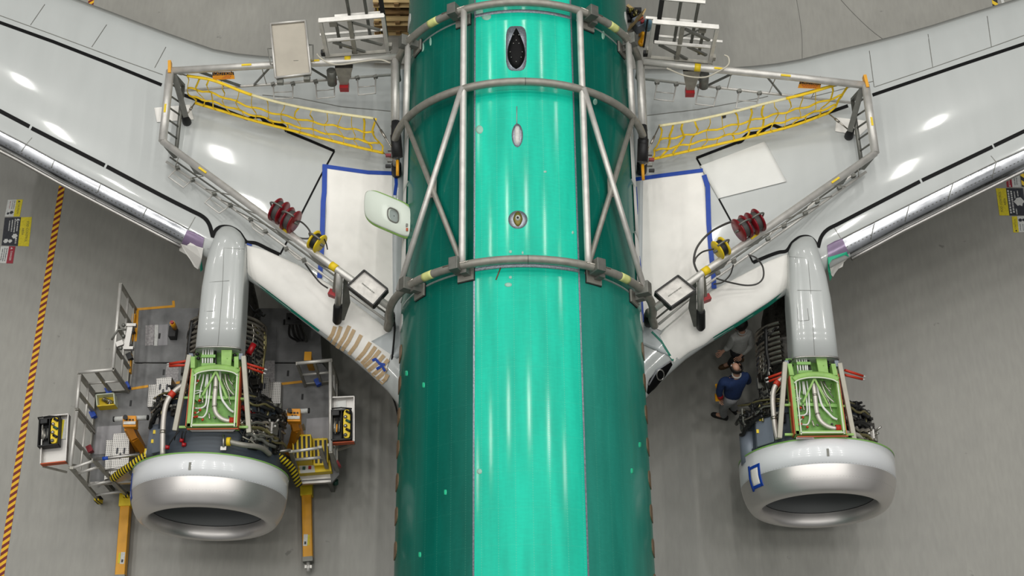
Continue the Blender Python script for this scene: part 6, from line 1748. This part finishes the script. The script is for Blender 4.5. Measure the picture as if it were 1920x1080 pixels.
def person(label, J, face, bald, top_m, trouser_m, shoe_m, cuff=None):
    """J: joint positions in the hangar; face: horizontal facing direction"""
    base = (J['footL'] + J['footR']) / 2; base.z = 0
    t = thing('person', label, 'person', base)
    f = V((face[0], face[1], 0)).normalized(); s = V((f.y, -f.x, 0))      # s: person's right
    hd = J['head']; nk = J['neck']
    verts, edges, rad_ = [], [], []
    def vtx(p, r): verts.append(V(p)); rad_.append(r); return len(verts) - 1
    def link(a, b): edges.append((a, b))
    pel = vtx(J['pelvis'], .085)
    wa = vtx(J['pelvis'].lerp(J['chest'], .45), .085); ch = vtx(J['chest'], .10); nb = vtx(nk, .055)
    h0 = vtx(lerp(nk, hd, .55) + f * .01, .06)
    link(pel, wa); link(wa, ch); link(ch, nb); link(nb, h0)
    h1 = vtx(hd - f * .0, (.082, .095)); h2 = vtx(hd + V((0, 0, .085)), (.06, .07)); link(h0, h1); link(h1, h2)
    nose = vtx(hd + f * .118 + V((0, 0, -.025)), .013); link(h1, nose)
    for sd, S_ in ((-1, 'L'), (1, 'R')):
        sh = vtx(J['sh' + S_], .05); el = vtx(J['el' + S_], .043); wr = vtx(J['wr' + S_], .028)
        link(ch, sh); link(sh, el); link(el, wr)
        d = (J['wr' + S_] - J['el' + S_]).normalized()
        side = d.cross(V((0, 0, 1))); side = side.normalized() if side.length > .1 else s
        dn = d.cross(side).normalized()
        pm = vtx(J['wr' + S_] + d * .06, (.032, .018)); link(wr, pm)
        for k in range(4):
            o_ = side * (.026 * (k - 1.5)); L = (.075, .085, .08, .062)[k]
            f1 = vtx(J['wr' + S_] + d * .105 + o_, .0095); f2 = vtx(J['wr' + S_] + d * (.105 + L * .55) + o_ - dn * .015, .0085); f3 = vtx(J['wr' + S_] + d * (.105 + L * .85) + o_ - dn * .04, .0075)
            link(pm, f1); link(f1, f2); link(f2, f3)
        t1 = vtx(J['wr' + S_] + d * .06 - side * .045 * sd, .011); t2 = vtx(J['wr' + S_] + d * .10 - side * .062 * sd - dn * .02, .009); link(pm, t1); link(t1, t2)
        hp = vtx(J['hip' + S_], .06); kn = vtx(J['kn' + S_], .045); an = vtx(J['foot' + S_] + V((0, 0, .09)), .042)
        toe = vtx(J['foot' + S_] + J['toe' + S_] * .15 + V((0, 0, .05)), .038)
        link(pel, hp); link(hp, kn); link(kn, an); link(an, toe)
    body = skin_mesh('body', verts, edges, rad_, 'skin', t)
    # sweater
    verts, edges, rad_ = [], [], []
    a0 = vtx(J['pelvis'] + V((0, 0, -.05)), (.18, .15)); a1 = vtx(J['pelvis'].lerp(J['chest'], .5), (.165, .13)); a2 = vtx(J['chest'] + V((0, 0, -.02)), (.18, .135)); a3 = vtx(lerp(J['chest'], nk, .72), (.085, .08))
    link(a0, a1); link(a1, a2); link(a2, a3)
    for S_ in 'LR':
        p = vtx(J['sh' + S_], .083); q = vtx(J['sh' + S_].lerp(J['el' + S_], .55), .07); e = vtx(J['el' + S_], .064); w_ = vtx(J['el' + S_].lerp(J['wr' + S_], 1.0), .044)
        link(a2, p); link(p, q); link(q, e); link(e, w_)
    skin_mesh('sweater', verts, edges, rad_, top_m, t)
    # trousers
    verts, edges, rad_ = [], [], []
    a0 = vtx(J['pelvis'] + V((0, 0, .10)), (.15, .125)); a1 = vtx(J['pelvis'] + V((0, 0, -.08)), (.145, .125)); link(a0, a1)
    for S_ in 'LR':
        p = vtx(J['hip' + S_] + V((0, 0, -.05)), .102); q = vtx(J['hip' + S_].lerp(J['kn' + S_], .5), .092); k_ = vtx(J['kn' + S_], .078); c_ = vtx(J['kn' + S_].lerp(J['foot' + S_], .5), .074); e = vtx(J['foot' + S_] + V((0, 0, .07)), .066)
        link(a1, p); link(p, q); link(q, k_); link(k_, c_); link(c_, e)
    skin_mesh('trousers', verts, edges, rad_, trouser_m, t)
    for S_ in 'LR':
        d = J['toe' + S_].normalized(); F_ = J['foot' + S_]; sd_ = V((d.y, -d.x, 0))
        mb = MB(); rows = []
        for u, wd, h in ((-.085, .03, .07), (-.07, .042, .10), (.0, .046, .11), (.08, .05, .085), (.15, .054, .065), (.20, .042, .05), (.225, .018, .03)):
            c_ = F_ + d * u
            rows.append([c_ + sd_ * (wd * math.cos(w_)) + V((0, 0, max(0.0, h * math.sin(w_)))) for w_ in [PI * k / 8 for k in range(9)]] + [c_ + sd_ * (wd * x) for x in (-.6, 0, .6)])
        mb.grid(rows, True); mb.f.append(list(range(12))); mb.sm.append(False); mb.mi.append(0); n0 = 12 * 6; mb.f.append([n0 + k for k in range(12)]); mb.sm.append(False); mb.mi.append(0)
        mb.build('shoe', shoe_m, t)
    # head details
    yaw = Matrix((s, f, V((0, 0, 1)))).transposed()
    H = lambda x, y, z: hd + s * x + f * y + V((0, 0, z))
    for x in (-.034, .034):
        mb = MB(); mb.ball(H(x, .088, .02), .013, 8, 6); mb.build('eye', 'wlabel', t)
        mb = MB(); mb.ball(H(x * 2.5, .0, .0), (.012, .026, .034), 8, 6, yaw); mb.build('ear', 'skin', t)
    mb = MB(); mb.box(H(0, .098, -.06), (.045, .012, .010), yaw); mb.build('mouth', 'redd', t)
    mb = MB(); rows = []
    for i in range(7):
        el = lerp(-.55, 1.35 if not bald else .55, i / 6)
        row = []
        for k in range(25):
            az = lerp(-2.35, 2.35, k / 24) if i < 4 or bald else lerp(-2.6, 2.6, k / 24)
            row.append(H(.094 * math.sin(az) * math.cos(el), -.106 * math.cos(az) * math.cos(el) + .004, .112 * math.sin(el) + .012))
        rows.append(row)
    mb.grid(rows, False)
    if not bald:
        mb.ball(H(0, -.005, .03), (.097, .108, .104), 16, 10, yaw)
    o = mb.build('hair', 'hair', t); sl_ = o.modifiers.new('thick', 'SOLIDIFY'); sl_.thickness = .012; sl_.offset = 1
    if bald: o['label'] = 'dark ring of hair around a bald crown'
    mb = MB(); mb.tube([nk + V((0, 0, .0)) + (s * math.cos(2 * PI * k / 14) + f * math.sin(2 * PI * k / 14)) * .072 + V((0, 0, .01)) for k in range(14)], .014, 7, True); mb.build('collar', 'wlabel' if bald else top_m, t)
    return t
def joints(head, neck, chest, pelvis, shL, shR, elL, elR, wrL, wrR, fL, fR, toeL, toeR, bend=.05, face=(-1, 0)):
    J = dict(head=head, neck=neck, chest=chest, pelvis=pelvis, shL=shL, shR=shR, elL=elL, elR=elR, wrL=wrL, wrR=wrR, footL=fL, footR=fR, toeL=V(toeL), toeR=V(toeR))
    f = V((face[0], face[1], 0)).normalized(); s = V((f.y, -f.x, 0))
    J['hipL'] = pelvis - s * .09 + V((0, 0, -.04)); J['hipR'] = pelvis + s * .09 + V((0, 0, -.04))
    for S_ in 'LR': J['kn' + S_] = (J['hip' + S_] + J['foot' + S_]) / 2 + f * bend + V((0, 0, .03))
    return J
# the one in blue: back to the camera, looking towards the wing
fA = (-.75, .66)
JA = joints(G(1381, 690, 1.63), G(1381, 702, 1.46), G(1378, 718, 1.28), G(1372, 745, .94), G(1355, 715, 1.38), G(1399, 704, 1.38),
            G(1348, 735, 1.12), G(1404, 718, 1.10), G(1351, 745, .98), G(1390, 700, 1.10), G(1356, 783, 0), G(1376, 770, 0), (-.95, .3, 0), (-.6, .75, 0), .06, fA)
pa = person('person with balding dark hair in navy sweater and grey trousers holding a yellow tool', JA, fA, True, 'navy', 'greyp', 'black')
mb = MB(); w_ = JA['wrL']; d = (JA['wrL'] - JA['elL']).normalized(); mb.tube([w_ - d * .07, w_ + d * .02], .052, 12); o = mb.build('red_cuff', 'red', pa); o['label'] = 'red wristband'
# the one in grey: head bowed, facing the fuselage
fB = (-.85, -.5)
JB = joints(G(1389, 610, 1.62), G(1391, 621, 1.46), G(1391, 634, 1.28), G(1383, 656, .94), G(1374, 634, 1.38), G(1406, 626, 1.38),
            G(1367, 650, 1.12), G(1409, 647, 1.12), G(1358, 657, 1.06), G(1391, 665, .98), G(1369, 684, 0), G(1386, 677, 0), (-.9, -.3, 0), (-.9, -.4, 0), .05, fB)
# person's own left / right swap with facing; keep hands in front
person('person with black hair in light grey sweatshirt and black trousers, head bowed', JB, fB, False, 'greyknit', 'blackp', 'boot')
t = thing('hand_tool', 'yellow hand tool with white tip held by the person in navy', 'tool', G(1347, 745, .95))
g0 = JA['wrL'] + d * .10
mb = MB(); mb.bar(G(1345, 738, 1.0), G(1346, 752, .92), .09, .05); mb.build('body', 'amber', t, .01)
mb = MB(); mb.tube([G(1345, 740, 1.0), G(1345, 730, 1.12), G(1343, 721, 1.22)], .022, 8); mb.build('handle', 'amber', t)
mb = MB(); mb.tube([g0, G(1346, 745, .97)], .02, 8); mb.build('grip', 'black', t)
mb = MB(); mb.tube([G(1350, 750, .93), G(1352, 757, .84)], .010, 6); mb.build('tip', 'wlabel', t)

# ------------------------------------------------------------------ pallets and kit on the floor behind the fuselage
def pallet(x0, x1, y, z, label, m_='wood', dp=.8):
    a, b = G(x0, y, z), G(x1, y, z)
    wd = b.x - a.x
    t = thing('wooden_pallet', label, 'pallet', V((a.x + wd / 2, a.y, z)), 'wooden pallets behind the fuselage')
    for k in range(5):
        mb = MB(); mb.box((a.x + wd / 2, a.y + dp * (k + .5) / 5, z + .12), (wd, dp / 5 * .7, .022)); mb.build('deck_board', 'woodl' if k == 0 else m_, t)
    for u in (.06, .5, .94):
        mb = MB(); mb.box((a.x + wd * u, a.y + dp / 2, z + .065), (.09, dp, .09)); mb.build('bearer', m_, t)
    for k in range(3):
        mb = MB(); mb.box((a.x + wd / 2, a.y + dp * (k * .45 + .05), z + .01), (wd, .1, .02)); mb.build('bottom_board', 'woodl' if k == 0 else m_, t)
    return a, wd
a, wd = pallet(702, 792, 66, 0, 'wooden pallet on the floor behind the fuselage, lowest of the stack')
pallet(702, 790, 48, .42, 'wooden pallet resting on the brown crate behind the fuselage')
pallet(700, 788, 14, 1.0, 'wooden pallet topmost of the stack behind the fuselage')
t = thing('wooden_crate', 'brown wooden crate between the lower two pallets behind the fuselage', 'crate', (a.x + wd / 2, a.y + .4, .13))
for k in range(3):
    mb = MB(); mb.box((a.x + wd / 2, a.y + .03, .18 + .09 * k), (wd * .96, .025, .08)); mb.build('front_board', 'wood', t)
mb = MB(); mb.box((a.x + wd / 2, a.y + .42, .275), (wd * .94, .74, .28)); mb.build('body', 'wood', t)
t = thing('black_bin', 'black plastic bin on the pallet stack behind the fuselage', 'bin', (a.x + wd / 2, a.y + .4, .56))
mb = MB(); mb.box((a.x + wd * .55, a.y + .75, .78), (wd * .5, .5, .42)); mb.build('body', 'black', t, .02)
mb = MB(); mb.box((a.x + wd * .55, a.y + .48, .9), (wd * .54, .06, .05)); mb.build('rim', 'black', t)
t = thing('grey_bin', 'grey box beside the black bin on the pallet stack', 'box', (a.x + wd * .12, a.y + .4, .56))
mb = MB(); mb.box((a.x + wd * .16, a.y + .75, .72), (wd * .2, .4, .3)); mb.build('body', 'beam', t, .01)
mb = MB(); mb.box((a.x + wd * .16, a.y + .75, .88), (wd * .22, .43, .03)); mb.build('lid', 'wlabel', t)
t = thing('strapping_roll', 'black and yellow strapping hanging at the left of the pallet stack', 'strapping', G(708, 40, 0))
for k in range(5):
    p = G(706 + 3 * k, 30, 0.5 + .02 * k); mb = MB(); mb.tube([p + V((0, .1, .5)), p + V((.01, 0, .2)), V((p.x, p.y - .05, .02))], .012, 6); mb.build('strap', 'yellow' if k % 2 else 'black', t)
# right-hand kit
def prop(name, label, cat, f, m_):
    mb = MB(); f(mb); o = mb.build(name, m_); tag(o, label, cat); return o
prop('wooden_board', 'pale wooden board leaning among the kit at the top right of the fuselage', 'board', lambda m: m.bar(G(1180, 52, .02), G(1208, 22, .7), .16, .03), 'woodl')
prop('wooden_board', 'long pale wooden strip at the top right of the fuselage', 'board', lambda m: m.bar(G(1176, 10, .1), G(1196, 24, .1), .06, .04), 'woodl')
t = thing('kit_basket', 'basket of olive and black fittings behind the right of the fuselage', 'basket', G(1186, 26, .0))
for k in range(12):
    p = G(1180 + (k * 7) % 18, 20 + (k * 5) % 12, .12 + .02 * (k % 3)); mb = MB(); mb.tube([p, p + V((.08 * math.cos(k), .08 * math.sin(k), .06))], .03, 7); mb.build('fitting', ['olive', 'black', 'brass', 'dark2'][k % 4], t)
mb = MB(); mb.box(G(1189, 28, .05), (.3, .3, .10)); mb.build('tray', 'dark2', t)
t = thing('toolbox', 'grey metal toolbox with red handle behind the right of the fuselage', 'toolbox', G(1197, 46, 0))
mb = MB(); mb.box(G(1197, 46, .14), (.2, .24, .28), None, .5); mb.build('body', 'greybox', t, .02)
mb = MB(); mb.box(G(1206, 40, .32), (.1, .05, .05), None, .5); mb.build('handle', 'red', t)
mb = MB(); mb.box(G(1200, 34, .3), (.12, .08, .06), None, .6); mb.build('lid', 'rust', t)
prop('blue_cloth', 'blue rag hanging beside the toolbox at the top right of the fuselage', 'rag', lambda m: (m.tube(smooth([G(1213, 36, .5), G(1216, 46, .35), G(1214, 58, .1)], 4), [.05, .07, .08, .09, .09, .08, .07, .06, .05], 8, flat=(1, .4))), mat('blue_rag', S(120, 160, 180), .9, 0, .2, 12))
prop('black_pole', 'thin black pole standing beside the blue rag', 'pole', lambda m: m.tube([G(1207, 88, .0), G(1215, 32, .9)], .02, 8), 'black')
prop('yellow_chain', 'yellow plastic chain heap beside the right of the fuselage', 'chain', lambda m: m.tube(smooth([G(1200, 66, .05), G(1206, 62, .2), G(1203, 72, .1), G(1199, 80, .03), G(1204, 84, .03), G(1207, 70, .08)], 5), .035, 8), 'amber')
